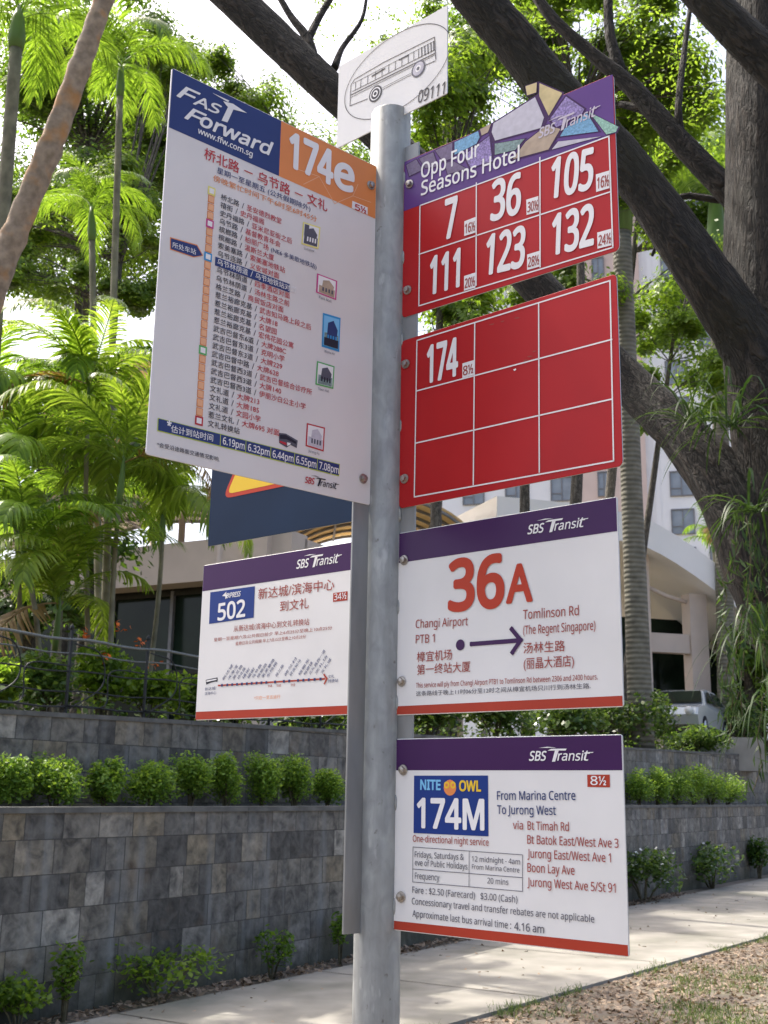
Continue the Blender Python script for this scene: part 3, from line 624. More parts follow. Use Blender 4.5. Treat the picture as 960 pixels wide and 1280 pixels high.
# ---- bus stop flag on top
def sign_top():
    s = Sign('bus_stop_flag', 'white metal plate with a bus drawn in an oval, on the pole top', [(426.7, 86), (563, 5.6), (558, 121), (420, 184)], R(-42.76), 0, 1.3735, .2745, .1791, 0, (240, 0, 2.667))
    s.plate(M['white'], .003, .002)
    cx, cy = s.L(675, 250); rx = (s.L(850, 140)[0]-s.L(498, 350)[0])/2; ry = (s.L(672, 126)[1]-s.L(672, 374)[1])/2
    s.stroke('oval_border', 'black', [(cx+rx*math.cos(i*math.pi/36), cy+ry*math.sin(i*math.pi/36)) for i in range(73)], .0014, local=True)
    p = 'bus_drawing'; k = 'black'
    def st(pts, w_=.0010): s.stroke(p, k, pts, w_)
    def lerp(a, b, t): return (a[0]+(b[0]-a[0])*t, a[1]+(b[1]-a[1])*t)
    st([(527, 357), (533, 290), (545, 272), (640, 216), (812, 129), (813, 205)], .0016)
    st([(540, 285), (812, 142)]); st([(537, 311), (812, 172)], .0014); st([(532, 322), (812, 184)], .002); st([(531, 330), (812, 190)])
    for t in (.03, .09, .17, .26, .34, .42, .5, .58, .66, .73, .79, .83, .87, .91, .95, .985): st([lerp((540, 285), (812, 142), t), lerp((537, 311), (812, 172), t)], .0013 if t < .8 else .0022)
    st([(527, 357), (582, 336)], .0014); st([(632, 306), (728, 258)], .001); st([(632, 300), (728, 252)], .0008); st([(772, 228), (812, 210)], .0014); st([(600, 262), (640, 238)], .003); st([(690, 208), (720, 192)], .003)
    for x, y, r in ((608, 320, .0165), (752, 238, .0165)):
        c = s.L(x, y)
        for rr, m, z in ((r, 'black' if x < 700 else 'grey', .0010), (r*.80, 'whitetxt' if x < 700 else 'm_white', .0012), (r*.66, 'black' if x < 700 else 'm_white', .0014), (r*.4, 'whitetxt', .0016), (r*.22, 'black' if x < 700 else 'grey', .0018)):
            s.lpoly(p, m, [(c[0]+rr*math.cos(i*.2618), c[1]+rr*math.sin(i*.2618)) for i in range(24)], z)
    s.text('stop_code', 'black', '09111', (745, 355), (838, 326), 40, .012)
    s.bolt(687, 378, r=.007)
    s.finish()
    q = Quads(); q.box((s.w/2-.022, .003, -.055), (s.w/2+.022, .007, .05)); b = q.build('mounting_bracket', M['galv2'], s.e)
sign_top()
bpy.data.objects.remove(_txto)

# ---- the pole itself
pole = empty('bus_stop_pole', (POLE.x, POLE.y, 0), 'grey galvanised steel bus stop pole with flat side bars, carrying all the signs', 'pole')
q = Quads(); top = CAM_H+1.212
q.tube([(0, 0, -.3), (0, 0, .5), (0, 0, 1.5), (0, 0, top-.004), (0, 0, top)], [POLE_R]*4+[POLE_R-.002], 40, cap=False)
n0 = len(q.v)
q.tube([(0, 0, top), (0, 0, top-.0005), (0, 0, top-.02)], [POLE_R-.002, POLE_R-.006, POLE_R-.006], 40)
shaft = q.build('shaft', M['galv'], pole, smooth=True)
def flange(ang, z0, z1, r1=.070, holes=()):
    q = Quads(); xf = Matrix.Rotation(ang, 4, 'Z')
    q.box((POLE_R-.004, -.002, z0), (r1, .002, z1), xf=xf)
    f = q.build('flange', M['galv2'], pole, bevel=.0008)
    h = Quads()
    for zz in holes:
        h.tube([xf @ Vector((.056, -.0032, zz)), xf @ Vector((.056, -.0015, zz))], .0045, 12)
    if holes: h.build('bolt_hole', M['black'], f)
    z = z0+.03
    while z < z1-.02:      # weld beads along the joint
        for sgn in (-1,): wq = Quads(); wq.tube([xf @ Vector((POLE_R+.0005, sgn*.0035, z+dz)) for dz in (-.012, -.006, .006, .012)], [.001, .0028, .0028, .001], 6)
        wq.build('weld_bead', M['galv'], f, smooth=True); z += .155
aA = R(-40.8); aB = R(41.61)+math.pi
zb = CAM_H-.212
flange(aB, zb, CAM_H+1.03, holes=(CAM_H+.35, CAM_H+.10, CAM_H-.16)); flange(aA, zb+.01, CAM_H+1.13, .068); flange(R(-39.62)+math.pi, zb+.05, CAM_H+.76, .07)

# ================================================================== setting
M['concrete'] = mat('path_concrete', (.27, .255, .225), .9, .18, 2.2, bump=.25, dirt=(.15, .148, .12), dirt_amt=1.0)
M['soil'] = mat('verge_soil', (.155, .132, .108), .95, .4, 5, bump=.5, dirt=(.10, .105, .06), dirt_amt=.7)
M['gsoil'] = mat('garden_soil', (.09, .075, .045), .95, .35, 3, bump=.4)
WA = Vector((-2.53, 10.56, 0)); WA = G(100, 1265); WB = G(785, 1128)
wd = (WB-WA).normalized(); wn = Vector((-wd.y, wd.x, 0))           # along the wall; away from the path
wang = math.atan2(wd.y, wd.x)
def wp(t, o, z=0.0): return WA+wd*t+wn*o+Vector((0, 0, z))
T0, T1 = -14.0, 24.0
LEDGE_Z, SETBACK = 1.72, .85
def upper_z(t): return 2.57+.0185*(t+1.0)
g = Quads(); g.quad((-300, -300, 0), (300, -300, 0), (300, 600, 0), (-300, 600, 0)); structure(g.build('ground', M['soil']))
pe0, pe1 = G(598, 1274), G(960, 1172); ped = (pe1-pe0).normalized()
pa, pb = pe0-ped*20, pe0+ped*45
g = Quads(); fa, fb = wp(T0-4, -.42), wp(60, -.42)
g.quad(pa+Vector((0, 0, .0)), pb, pb+Vector((0, 0, .03)), pa+Vector((0, 0, .03)))
g.quad(pa+Vector((0, 0, .03)), pb+Vector((0, 0, .03)), fb+Vector((0, 0, .03)), fa+Vector((0, 0, .03)))
structure(g.build('footpath', M['concrete']))
# expansion joints of the path, and garden terrain behind the walls
jq = Quads()
for t in np.arange(-6, 40, 3.0):
    a = wp(t, -.42, .034); b = a-wn*2.2
    tt = (pe0-a).dot(Vector((-ped.y, ped.x, 0)))/(-wn).dot(Vector((-ped.y, ped.x, 0))); b = a-wn*(tt-.02)
    jq.quad(a, a+wd*.02, b+wd*.02, b)
structure(jq.build('path_joints', mat('joint_dark', (.12, .11, .09), .9)))
g = Quads()
for a, b in ((SETBACK+.1, 8), (8, 30), (30, 500)):
    za, zb_ = {.95: -.12, 8: .15, 30: .9, 500: 1.5}[round(a, 2)], {8: .15, 30: .9, 500: 1.5}[b]
    for t in range(-240, 360, 12):
        def zz(tt, e): return (upper_z(max(-14, min(24, tt)))+e)
        g.quad(wp(t, a, zz(t, za)), wp(t+12, a, zz(t+12, za)), wp(t+12, b, zz(t+12, zb_)), wp(t, b, zz(t, zb_)))
structure(g.build('garden_terrain', M['gsoil']))
def garden_z(x, y):
    p = Vector((x, y, 0))-WA; t = p.dot(wd); o = p.dot(wn)
    return upper_z(max(-14, min(24, t)))+float(np.interp(o, [.95, 8, 30, 500], [-.12, .15, .9, 1.5]))
# slate wall material: every tile its own grey
def slate():
    m, n, b = new_mat('slate_tiles'); L = n.links.new
    def math_(op, a, bb=None, c=None):
        x = N(n, "ShaderNodeMath", operation=op)
        for i, v in enumerate((a, bb, c)):
            if v is None: continue
            if isinstance(v, (int, float)): x.inputs[i].default_value = v
            else: L(v, x.inputs[i])
        return x.outputs[0]
    tc = N(n, "ShaderNodeTexCoord"); sp = N(n, "ShaderNodeSeparateXYZ"); L(tc.outputs['Object'], sp.inputs[0])
    z = math_('DIVIDE', sp.outputs['Z'], .29); rz = math_('FLOOR', z); fz = math_('FRACT', z)
    wn1 = N(n, "ShaderNodeTexWhiteNoise", noise_dimensions='1D'); L(rz, wn1.inputs['W'])
    x = math_('ADD', math_('DIVIDE', sp.outputs['X'], .43), math_('MULTIPLY', wn1.outputs[0], 7.0)); rx = math_('FLOOR', x); fx = math_('FRACT', x)
    # some tiles are cut into two narrow ones
    cb0 = N(n, "ShaderNodeCombineXYZ"); L(rx, cb0.inputs[0]); L(rz, cb0.inputs[1]); cb0.inputs[2].default_value = 3.3
    wn0 = N(n, "ShaderNodeTexWhiteNoise", noise_dimensions='3D'); L(cb0.outputs[0], wn0.inputs[0])
    split = math_('GREATER_THAN', wn0.outputs[0], .80); half = math_('MULTIPLY', math_('GREATER_THAN', fx, .45), split)
    cb = N(n, "ShaderNodeCombineXYZ"); L(math_('ADD', rx, math_('MULTIPLY', half, .37)), cb.inputs[0]); L(rz, cb.inputs[1]); cb.inputs[2].default_value = 1.7
    wn2 = N(n, "ShaderNodeTexWhiteNoise", noise_dimensions='3D'); L(cb.outputs[0], wn2.inputs[0])
    rp = N(n, "ShaderNodeValToRGB"); rp.color_ramp.interpolation = 'LINEAR'; e = rp.color_ramp.elements
    cols = [(0, (.050, .049, .048)), (.18, (.080, .078, .075)), (.36, (.115, .112, .106)), (.52, (.132, .124, .108)), (.66, (.145, .143, .138)), (.78, (.098, .089, .074)), (.90, (.158, .136, .100)), (.97, (.19, .187, .18)), (1, (.23, .22, .20))]
    e[0].position, e[0].color = cols[0][0], (*cols[0][1], 1); e[1].position, e[1].color = cols[-1][0], (*cols[-1][1], 1)
    for p, c in cols[1:-1]: k = e.new(p); k.color = (*c, 1)
    L(wn2.outputs[0], rp.inputs[0])
    # cleft streaks inside each tile
    va = N(n, "ShaderNodeVectorMath", operation='MULTIPLY_ADD'); L(wn2.outputs['Color'], va.inputs[0]); va.inputs[1].default_value = (9, 9, 9); L(tc.outputs['Object'], va.inputs[2])
    no = N(n, "ShaderNodeTexNoise"); no.inputs['Scale'].default_value = 7.5; no.inputs['Detail'].default_value = 10; no.inputs['Roughness'].default_value = .62; no.inputs['Distortion'].default_value = .35; L(va.outputs[0], no.inputs[0])
    r2 = N(n, "ShaderNodeValToRGB"); r2.color_ramp.elements[0].color = (.36, .36, .37, 1); r2.color_ramp.elements[1].color = (2.0, 1.95, 1.85, 1); r2.color_ramp.elements[0].position = .32; r2.color_ramp.elements[1].position = .72
    L(no.outputs[0], r2.inputs[0])
    m1 = N(n, "ShaderNodeMixRGB", blend_type='MULTIPLY'); m1.inputs[0].default_value = 1; L(rp.outputs[0], m1.inputs[1]); L(r2.outputs[0], m1.inputs[2])
    # rust patches and lime runs
    n3 = N(n, "ShaderNodeTexNoise"); n3.inputs['Scale'].default_value = 2.3; n3.inputs['Detail'].default_value = 5; L(va.outputs[0], n3.inputs[0])
    r3 = N(n, "ShaderNodeValToRGB"); r3.color_ramp.elements[0].position = .58; r3.color_ramp.elements[1].position = .8; r3.color_ramp.elements[1].color = (.6, .6, .6, 1); L(n3.outputs[0], r3.inputs[0])
    m2 = N(n, "ShaderNodeMixRGB"); m2.inputs[2].default_value = (.13, .078, .038, 1); L(r3.outputs[0], m2.inputs[0]); L(m1.outputs[0], m2.inputs[1])
    mp = N(n, "ShaderNodeMapping"); mp.inputs['Scale'].default_value = (3.2, 3.2, .32); L(tc.outputs['Object'], mp.inputs[0])
    n4 = N(n, "ShaderNodeTexNoise"); n4.inputs['Scale'].default_value = 1.6; n4.inputs['Detail'].default_value = 7; L(mp.outputs[0], n4.inputs[0])
    r4 = N(n, "ShaderNodeValToRGB"); r4.color_ramp.elements[0].position = .52; r4.color_ramp.elements[1].position = .78; r4.color_ramp.elements[1].color = (.75, .75, .75, 1); L(n4.outputs[0], r4.inputs[0])
    m3 = N(n, "ShaderNodeMixRGB"); m3.inputs[2].default_value = (.21, .22, .225, 1); L(r4.outputs[0], m3.inputs[0]); L(m2.outputs[0], m3.inputs[1])
    # moss and splashed soil creeping up from the ground
    n6 = N(n, "ShaderNodeTexNoise"); n6.inputs['Scale'].default_value = 2.2; n6.inputs['Detail'].default_value = 8; L(tc.outputs['Object'], n6.inputs[0])
    mz = math_('SUBTRACT', n6.outputs[0], math_('MULTIPLY', sp.outputs['Z'], .62)); rm = N(n, "ShaderNodeValToRGB"); rm.color_ramp.elements[0].position = .22; rm.color_ramp.elements[1].position = .48; rm.color_ramp.elements[1].color = (.8, .8, .8, 1); L(mz, rm.inputs[0])
    m5 = N(n, "ShaderNodeMixRGB"); m5.inputs[2].default_value = (.042, .045, .028, 1); L(rm.outputs[0], m5.inputs[0]); L(m3.outputs[0], m5.inputs[1]); m3 = m5
    # joints
    fx2 = math_('ABSOLUTE', math_('SUBTRACT', fx, .5)); fz2 = math_('ABSOLUTE', math_('SUBTRACT', fz, .5)); fs = math_('MULTIPLY', math_('LESS_THAN', math_('ABSOLUTE', math_('SUBTRACT', fx, .45)), .009), split)
    j = math_('MAXIMUM', math_('MAXIMUM', math_('GREATER_THAN', fx2, .488), math_('GREATER_THAN', fz2, .488)), fs)
    m4 = N(n, "ShaderNodeMixRGB"); m4.inputs[2].default_value = (.03, .03, .029, 1); L(math_('MULTIPLY', j, .8), m4.inputs[0]); L(m3.outputs[0], m4.inputs[1])
    L(m4.outputs[0], b.inputs['Base Color']); b.inputs['Roughness'].default_value = .62; b.inputs['Specular IOR Level'].default_value = .4
    h = math_('SUBTRACT', math_('ADD', math_('MULTIPLY', no.outputs[0], .6), math_('MULTIPLY', wn2.outputs[0], .5)), math_('MULTIPLY', j, 1.0))
    bp = N(n, "ShaderNodeBump"); bp.inputs['Strength'].default_value = .9; bp.inputs['Distance'].default_value = .02; L(h, bp.inputs['Height']); L(bp.outputs[0], b.inputs['Normal'])
    return m
M['slate'] = slate(); M['coping'] = mat('coping_stone', (.115, .115, .11), .7, .3, 5, bump=.2, dirt=(.20, .19, .17), dirt_amt=.5)
wr = empty('retaining_wall', WA, 'long lower retaining wall of mixed grey slate tiles beside the footpath', 'wall', rz=wang)
T_END = 34.0
q = Quads(); q.box((T0, 0, -.3), (T_END, .25, LEDGE_Z-.05)); q.build('tiled_face', M['slate'], wr)
q = Quads(); t = T0
while t < T_END:
    q.box((t, -.025, LEDGE_Z-.05), (min(t+.9, T_END)-.004, .24, LEDGE_Z)); t += .9
q.build('coping', M['coping'], wr)
q = Quads(); q.box((T0, .24, .9), (T_END, SETBACK+.02, LEDGE_Z-.04)); q.build('planter_soil', M['gsoil'], wr)
def on_upper(px, o):
    d = ray(px, 850); k = d.x/d.y; A = WA+wn*o; return (A.x-k*A.y)/(k*wd.y-wd.x)
TU = 36.0
wu = empty('garden_wall', wp(0, SETBACK), 'upper slate garden wall behind the row of clipped shrubs', 'wall', rz=wang)
def sloped(q, t0, t1, y0, y1, e0, e1, zb=None):
    P = [Vector(p) for p in ((t0, y0, zb if zb is not None else upper_z(t0)+e0), (t1, y0, zb if zb is not None else upper_z(t1)+e0), (t1, y1, zb if zb is not None else upper_z(t1)+e0), (t0, y1, zb if zb is not None else upper_z(t0)+e0), (t0, y0, upper_z(t0)+e1), (t1, y0, upper_z(t1)+e1), (t1, y1, upper_z(t1)+e1), (t0, y1, upper_z(t0)+e1))]
    for f in ((0, 3, 2, 1), (4, 5, 6, 7), (0, 1, 5, 4), (1, 2, 6, 5), (2, 3, 7, 6), (3, 0, 4, 7)): q.quad(*[P[k] for k in f])
q = Quads(); sloped(q, T0, TU, 0, .22, 0, -.045, zb=1.2); q.build('tiled_face', M['slate'], wu)
q = Quads()
for t in np.arange(T0, TU, .9): sloped(q, t, min(t+.896, TU), -.02, .24, -.045, 0)
q.build('coping', M['coping'], wu)
# ------------------------------------------------------------------ foliage builders
def leaf_cloud(c, L, Wd, up=.35, seed=0, curl=0.0, hang=.25):
    r = np.random.default_rng(seed); n = len(c); c = np.asarray(c, float)
    nm = r.normal(size=(n, 3)); nm[:, 2] = np.abs(nm[:, 2])+up; nm /= np.linalg.norm(nm, axis=1)[:, None]
    a = r.normal(size=(n, 3)); a[:, 2] -= hang*2; a -= nm*(a*nm).sum(1)[:, None]; a /= np.linalg.norm(a, axis=1)[:, None]; b = np.cross(nm, a)
    s = r.uniform(.65, 1.25, n)[:, None]; l = a*L*s; w_ = b*Wd*s*.5
    v = np.stack([c-l*.5, c-l*.05+w_-nm*curl*L, c+l*.5-nm*curl*L*.6, c-l*.05-w_-nm*curl*L], 1).reshape(-1, 3)
    return v, np.arange(4*n).reshape(-1, 4)
M['bark_grey'] = bark_mat('grey_bark', (.035, .03, .022), (.13, .115, .09), 5, 2, .6)
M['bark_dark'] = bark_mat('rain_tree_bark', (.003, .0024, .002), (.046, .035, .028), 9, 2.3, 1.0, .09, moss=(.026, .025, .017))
M['bark_pale'] = mat('smooth_pale_bark', (.27, .215, .165), .85, .3, 14, bump=.5, dirt=(.44, .21, .06), dirt_amt=.8, detail=10)  # orange noise patches stand for warm light on the trunk, painted into the colour
M['leaf_mid'] = leaf_mat('mid_green_leaf', (.045, .095, .014), (.13, .23, .036), .55)
M['leaf_lite'] = leaf_mat('light_green_leaf', (.065, .13, .016), (.18, .28, .045), .58)
M['leaf_dark'] = leaf_mat('dark_green_leaf', (.022, .052, .012), (.085, .16, .03), .48)
M['leaf_palm'] = leaf_mat('palm_leaflet', (.06, .125, .016), (.19, .31, .045), .48, .27)
M['leaf_shrub'] = leaf_mat('shrub_leaf', (.08, .165, .025), (.27, .41, .075), .42, .42)
M['leaf_hedge'] = leaf_mat('hedge_leaf', (.03, .07, .016), (.13, .21, .05), .4, .28)
M['stem'] = mat('green_stem', (.10, .085, .05), .8, .3, 20)
M['bamboo'] = mat('thin_palm_stem', (.17, .16, .11), .7, .35, 9, bump=.2, stretch=(1, 1, .6))

def tree(name, label, base, top, blobs, nleaf, L, m, r0=.16, bark='bark_grey', seed=0, clump=.55, group=None, Wd=None, up=.35, twig=True, bend=.5, limbs=None):
    """trunk, limbs to every clump, leaves in clumps; blobs = [(centre, (rx,ry,rz), clumps)]"""
    rs = random.Random(seed); rg = np.random.default_rng(seed)
    base = Vector(base); top = Vector(top); t = empty(name, base, label, 'tree', group)
    q = Quads()
    mid = base.lerp(top, .5)+Vector((rs.uniform(-bend, bend), rs.uniform(-bend, bend), 0))
    tp = bez(base, base.lerp(mid, .6), mid, top, 14); q.tube([p-base for p in tp], lerp_list([r0*1.25, r0, r0*.8, r0*.45], 15), 12, .06, seed=seed)
    pts = []; allc = []; 
    for c, rad, k in blobs:
        c = Vector(c)
        for _ in range(k):
            d = Vector((rs.gauss(0, 1), rs.gauss(0, 1), rs.gauss(0, 1))).normalized()*(rs.random()**.45)
            p = c+Vector((d.x*rad[0], d.y*rad[1], d.z*rad[2])); allc.append((p, min(rad)*clump*rs.uniform(.6, 1.25)))
    lq = Quads()
    for i, (p, cr) in enumerate(allc):
        if twig:
            # branch from the nearest sensible trunk point below the clump
            cand = [b for b in tp[6:]]; b0 = min(cand, key=lambda b: (b-p).length+max(0, b.z-p.z+.3)*3)
            md = b0.lerp(p, .5)+Vector((rs.uniform(-.3, .3), rs.uniform(-.3, .3), .25*(p-b0).length*.5))
            rr = min(r0*.3, .010+.008*(p-b0).length)
            path = bez(b0, b0.lerp(md, .7), md, p, 6); lq.tube([x-base for x in path], lerp_list([rr, rr*.6, rr*.22], 7), 5, cap=False, seed=i)
            for _ in range(4):
                e = p+Vector((rs.gauss(0, 1), rs.gauss(0, 1), rs.gauss(0, .8)))*cr*.8; s_ = path[rs.randint(3, 6)]
                lq.tube([x-base for x in (s_, s_.lerp(e, .5)+Vector((0, 0, .05*cr)), e)], [rr*.3, rr*.2, rr*.1], 3, cap=False)
        nl = max(4, int(nleaf/len(allc)*rs.uniform(.5, 1.5)))
        x = rg.normal(size=(nl, 3))*np.array([1, 1, .62])*cr*.62
        pts.append(np.array(p-base)+x)
    q.build('trunk', M[bark], t, smooth=True)
    if twig: lq.build('branches', M[bark], t, smooth=True)
    v, f = leaf_cloud(np.concatenate(pts), L, Wd or L*.5, up, seed)
    link('crown', np_mesh('crown', v, f), M[m], t)
    return t
def blob(px, py, rpx, rpy, Y, k, dy=None):
    s = Y/F_PX*1.06; return (W(px, py, Y), (rpx*s, dy or max(rpx, rpy)*s*.8, rpy*s), k)
def ground_at(px, Y):
    x = W(px, 900, Y).x; return Vector((x, Y, garden_z(x, Y)-.1))

# ------------------------------------------------------------------ background trees
def bt(label, px, Y, toppx, blobs, n, L, m, r0, seed, **k):
    return tree('broadleaf_tree', label, ground_at(px, Y), W(*toppx, Y), [blob(*b[:4], Y+b[4], b[5]) for b in blobs], n, L, m, r0, seed=seed, group='broadleaf trees behind the walls', **k)
bt('dense leafy tree filling the top left corner above the palms', 70, 27, (110, 190), [(60, 90, 120, 130, 0, 20), (180, 40, 70, 75, 1, 9), (190, 160, 55, 90, 0, 9), (60, 270, 110, 75, -1, 12)], 42000, .15, 'leaf_mid', .16, 11, clump=.46)
bt('airy small leaved tree showing white sky between its branches, left of the timetable sign', 95, 24, (150, 330), [(150, 260, 70, 80, 0, 13), (165, 370, 50, 50, 0, 8), (60, 350, 75, 45, 0, 7), (25, 270, 60, 70, 0, 8), (215, 90, 45, 70, 2, 9)], 22000, .13, 'leaf_lite', .13, 12, clump=.42)
bt('sparse light green tree whose leaves show above the timetable header', 352, 30, (395, 260), [(300, 120, 40, 30, 0, 4), (330, 150, 60, 60, 0, 8), (410, 220, 70, 80, 0, 11), (250, 80, 40, 60, 0, 6), (400, 330, 60, 60, 0, 7)], 15000, .14, 'leaf_lite', .15, 13, clump=.55)
bt('leafy tree between the bus stop flag and the dark sloping limb', 560, 22, (560, 240), [(560, 110, 70, 90, 0, 14), (545, 210, 60, 60, 0, 10), (610, 60, 60, 70, 1, 9), (590, 380, 70, 45, 0, 9), (500, 300, 40, 60, 0, 5)], 15000, .17, 'leaf_lite', .12, 14, clump=.42)
bt('bright green tree crown filling the top between the two sloping limbs', 690, 25, (720, 150), [(690, 20, 90, 60, 0, 14), (780, 40, 90, 90, 0, 18), (860, 120, 80, 100, 1, 15), (700, 120, 80, 70, 2, 11), (790, 180, 80, 70, 2, 10)], 26000, .17, 'leaf_lite', .14, 15, clump=.42)
bt('leafy tree seen through the gap between the two red signs', 660, 27, (660, 330), [(600, 400, 90, 45, 0, 11), (700, 370, 80, 45, 0, 10), (800, 250, 60, 80, 1, 9)], 13000, .17, 'leaf_lite', .14, 16, clump=.42)
bt('mid green tree right of the red signs, before the white apartment block', 768, 33, (845, 400), [(835, 400, 45, 60, 0, 11), (870, 470, 50, 60, 0, 10), (820, 500, 35, 55, 0, 8), (880, 330, 50, 60, 1, 8)], 13000, .18, 'leaf_lite', .12, 17, clump=.42)
bt('dark leafy tree standing behind the left clump of feathery palms', 40, 23, (60, 560), [(50, 540, 90, 70, 0, 14), (140, 580, 80, 70, 0, 12), (60, 680, 90, 60, 0, 10), (40, 770, 70, 50, 0, 7), (200, 500, 30, 40, 0, 4)], 15000, .19, 'leaf_dark', .16, 18, clump=.48)
bt('tall broad tree far back whose crown fills the space between the right limbs', 742, 40, (800, 250), [(620, 70, 80, 90, 0, 14), (720, 190, 80, 90, 0, 14), (800, 110, 90, 90, 2, 14), (860, 230, 80, 90, 0, 16), (900, 330, 70, 80, 0, 12), (840, 370, 60, 60, 1, 9), (560, 300, 60, 70, 0, 8)], 52000, .20, 'leaf_mid', .2, 21, clump=.5)
bt('far back tree crown showing above the flag and the purple name strip', 520, 42, (560, 260), [(520, 60, 60, 60, 0, 8), (590, 180, 60, 90, 0, 12), (520, 230, 60, 80, 0, 9), (650, 300, 70, 60, 0, 9)], 26000, .20, 'leaf_lite', .18, 22, clump=.5)
bt('pale far back tree filling the gaps between the leaning trunk and the tall palms', 60, 36, (110, 250), [(60, 60, 80, 80, 0, 12), (180, 90, 70, 90, 0, 13), (130, 210, 90, 70, 0, 14), (40, 260, 80, 60, 0, 10), (180, 300, 60, 70, 0, 11), (90, 340, 70, 40, 0, 8), (230, 190, 40, 60, 0, 6)], 56000, .17, 'leaf_lite', .18, 23, clump=.55)
bt('dense tree whose crown top peeks out under the bus stop flag beside the pole', 455, 34, (440, 380), [(400, 400, 90, 80, 0, 13), (520, 470, 80, 70, 0, 11), (455, 290, 40, 70, 0, 7), (330, 480, 70, 70, 0, 9)], 24000, .18, 'leaf_mid', .16, 24, clump=.5)
bt('leafy tree behind the pavilion at the far right edge', 935, 38, (930, 660), [(925, 720, 50, 80, 0, 10), (945, 820, 45, 80, 0, 10)], 5000, .19, 'leaf_mid', .2, 19, clump=.4)

# ------------------------------------------------------------------ the big rain tree at right
YT = 6.0
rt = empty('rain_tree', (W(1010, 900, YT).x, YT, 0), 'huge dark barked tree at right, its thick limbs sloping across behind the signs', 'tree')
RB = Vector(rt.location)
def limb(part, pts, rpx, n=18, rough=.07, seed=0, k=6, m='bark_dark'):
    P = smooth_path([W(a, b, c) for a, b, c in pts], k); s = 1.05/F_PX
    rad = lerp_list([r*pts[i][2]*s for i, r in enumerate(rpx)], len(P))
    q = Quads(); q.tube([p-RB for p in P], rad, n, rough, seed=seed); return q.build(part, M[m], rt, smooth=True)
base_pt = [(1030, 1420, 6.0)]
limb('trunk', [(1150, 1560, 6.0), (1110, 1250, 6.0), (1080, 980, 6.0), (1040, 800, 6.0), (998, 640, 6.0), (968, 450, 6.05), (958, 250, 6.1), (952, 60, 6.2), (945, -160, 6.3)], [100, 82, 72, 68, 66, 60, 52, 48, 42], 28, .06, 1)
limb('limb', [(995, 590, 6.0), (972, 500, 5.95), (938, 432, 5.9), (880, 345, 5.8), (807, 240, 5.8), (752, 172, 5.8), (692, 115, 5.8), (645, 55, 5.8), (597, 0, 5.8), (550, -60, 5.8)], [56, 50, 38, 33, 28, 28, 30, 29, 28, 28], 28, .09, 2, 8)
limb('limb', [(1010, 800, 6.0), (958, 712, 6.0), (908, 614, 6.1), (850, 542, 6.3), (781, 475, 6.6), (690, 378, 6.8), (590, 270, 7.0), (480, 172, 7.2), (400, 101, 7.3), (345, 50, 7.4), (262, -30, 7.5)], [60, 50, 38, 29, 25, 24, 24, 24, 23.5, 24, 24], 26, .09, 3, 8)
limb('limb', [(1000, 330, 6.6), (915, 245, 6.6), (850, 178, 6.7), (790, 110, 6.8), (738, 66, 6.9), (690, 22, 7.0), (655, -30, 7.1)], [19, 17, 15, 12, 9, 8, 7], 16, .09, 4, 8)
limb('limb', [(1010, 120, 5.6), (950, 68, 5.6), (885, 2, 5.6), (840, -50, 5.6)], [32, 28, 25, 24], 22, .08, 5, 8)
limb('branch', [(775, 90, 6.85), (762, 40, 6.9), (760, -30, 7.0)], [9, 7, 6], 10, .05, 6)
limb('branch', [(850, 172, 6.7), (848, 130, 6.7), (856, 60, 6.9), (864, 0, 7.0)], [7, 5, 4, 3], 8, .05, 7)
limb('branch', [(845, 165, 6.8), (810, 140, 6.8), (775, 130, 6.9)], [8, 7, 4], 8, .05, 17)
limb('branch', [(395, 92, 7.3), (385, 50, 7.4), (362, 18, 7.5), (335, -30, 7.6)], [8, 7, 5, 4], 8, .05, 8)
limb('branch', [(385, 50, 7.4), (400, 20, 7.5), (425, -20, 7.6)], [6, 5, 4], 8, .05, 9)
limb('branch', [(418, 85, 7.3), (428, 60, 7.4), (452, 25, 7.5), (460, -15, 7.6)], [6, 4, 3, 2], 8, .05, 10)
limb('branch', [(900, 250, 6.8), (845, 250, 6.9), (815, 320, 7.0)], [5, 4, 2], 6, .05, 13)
# the crown overhead: feathery clumps high over the stop and the path
rsx = random.Random(77); cl = []
while len(cl) < 230:
    x, y, z = rsx.uniform(-8, 7), rsx.uniform(-6, 12.0), rsx.uniform(7.8, 11.5)
    d = Vector((x, y, z-CAM_H)); 
    if y > 0:
        b = (d.z*math.cos(PITCH)-d.y*math.sin(PITCH))/(d.y*math.cos(PITCH)+d.z*math.sin(PITCH)); py = 640-b*F_PX; px = 480+x/(d.y*math.cos(PITCH)+d.z*math.sin(PITCH))*F_PX
        if -220 < px < 1100 and py > -220: continue
    cl.append(Vector((x, y, z)))
pts = []
for c in cl: pts.append(np.array(c-RB)+rng.normal(size=(110, 3))*np.array([.55, .55, .28]))
v, f = leaf_cloud(np.concatenate(pts), .085, .045, .5, 5); link('crown', np_mesh('crown', v, f), M['leaf_lite'], rt)
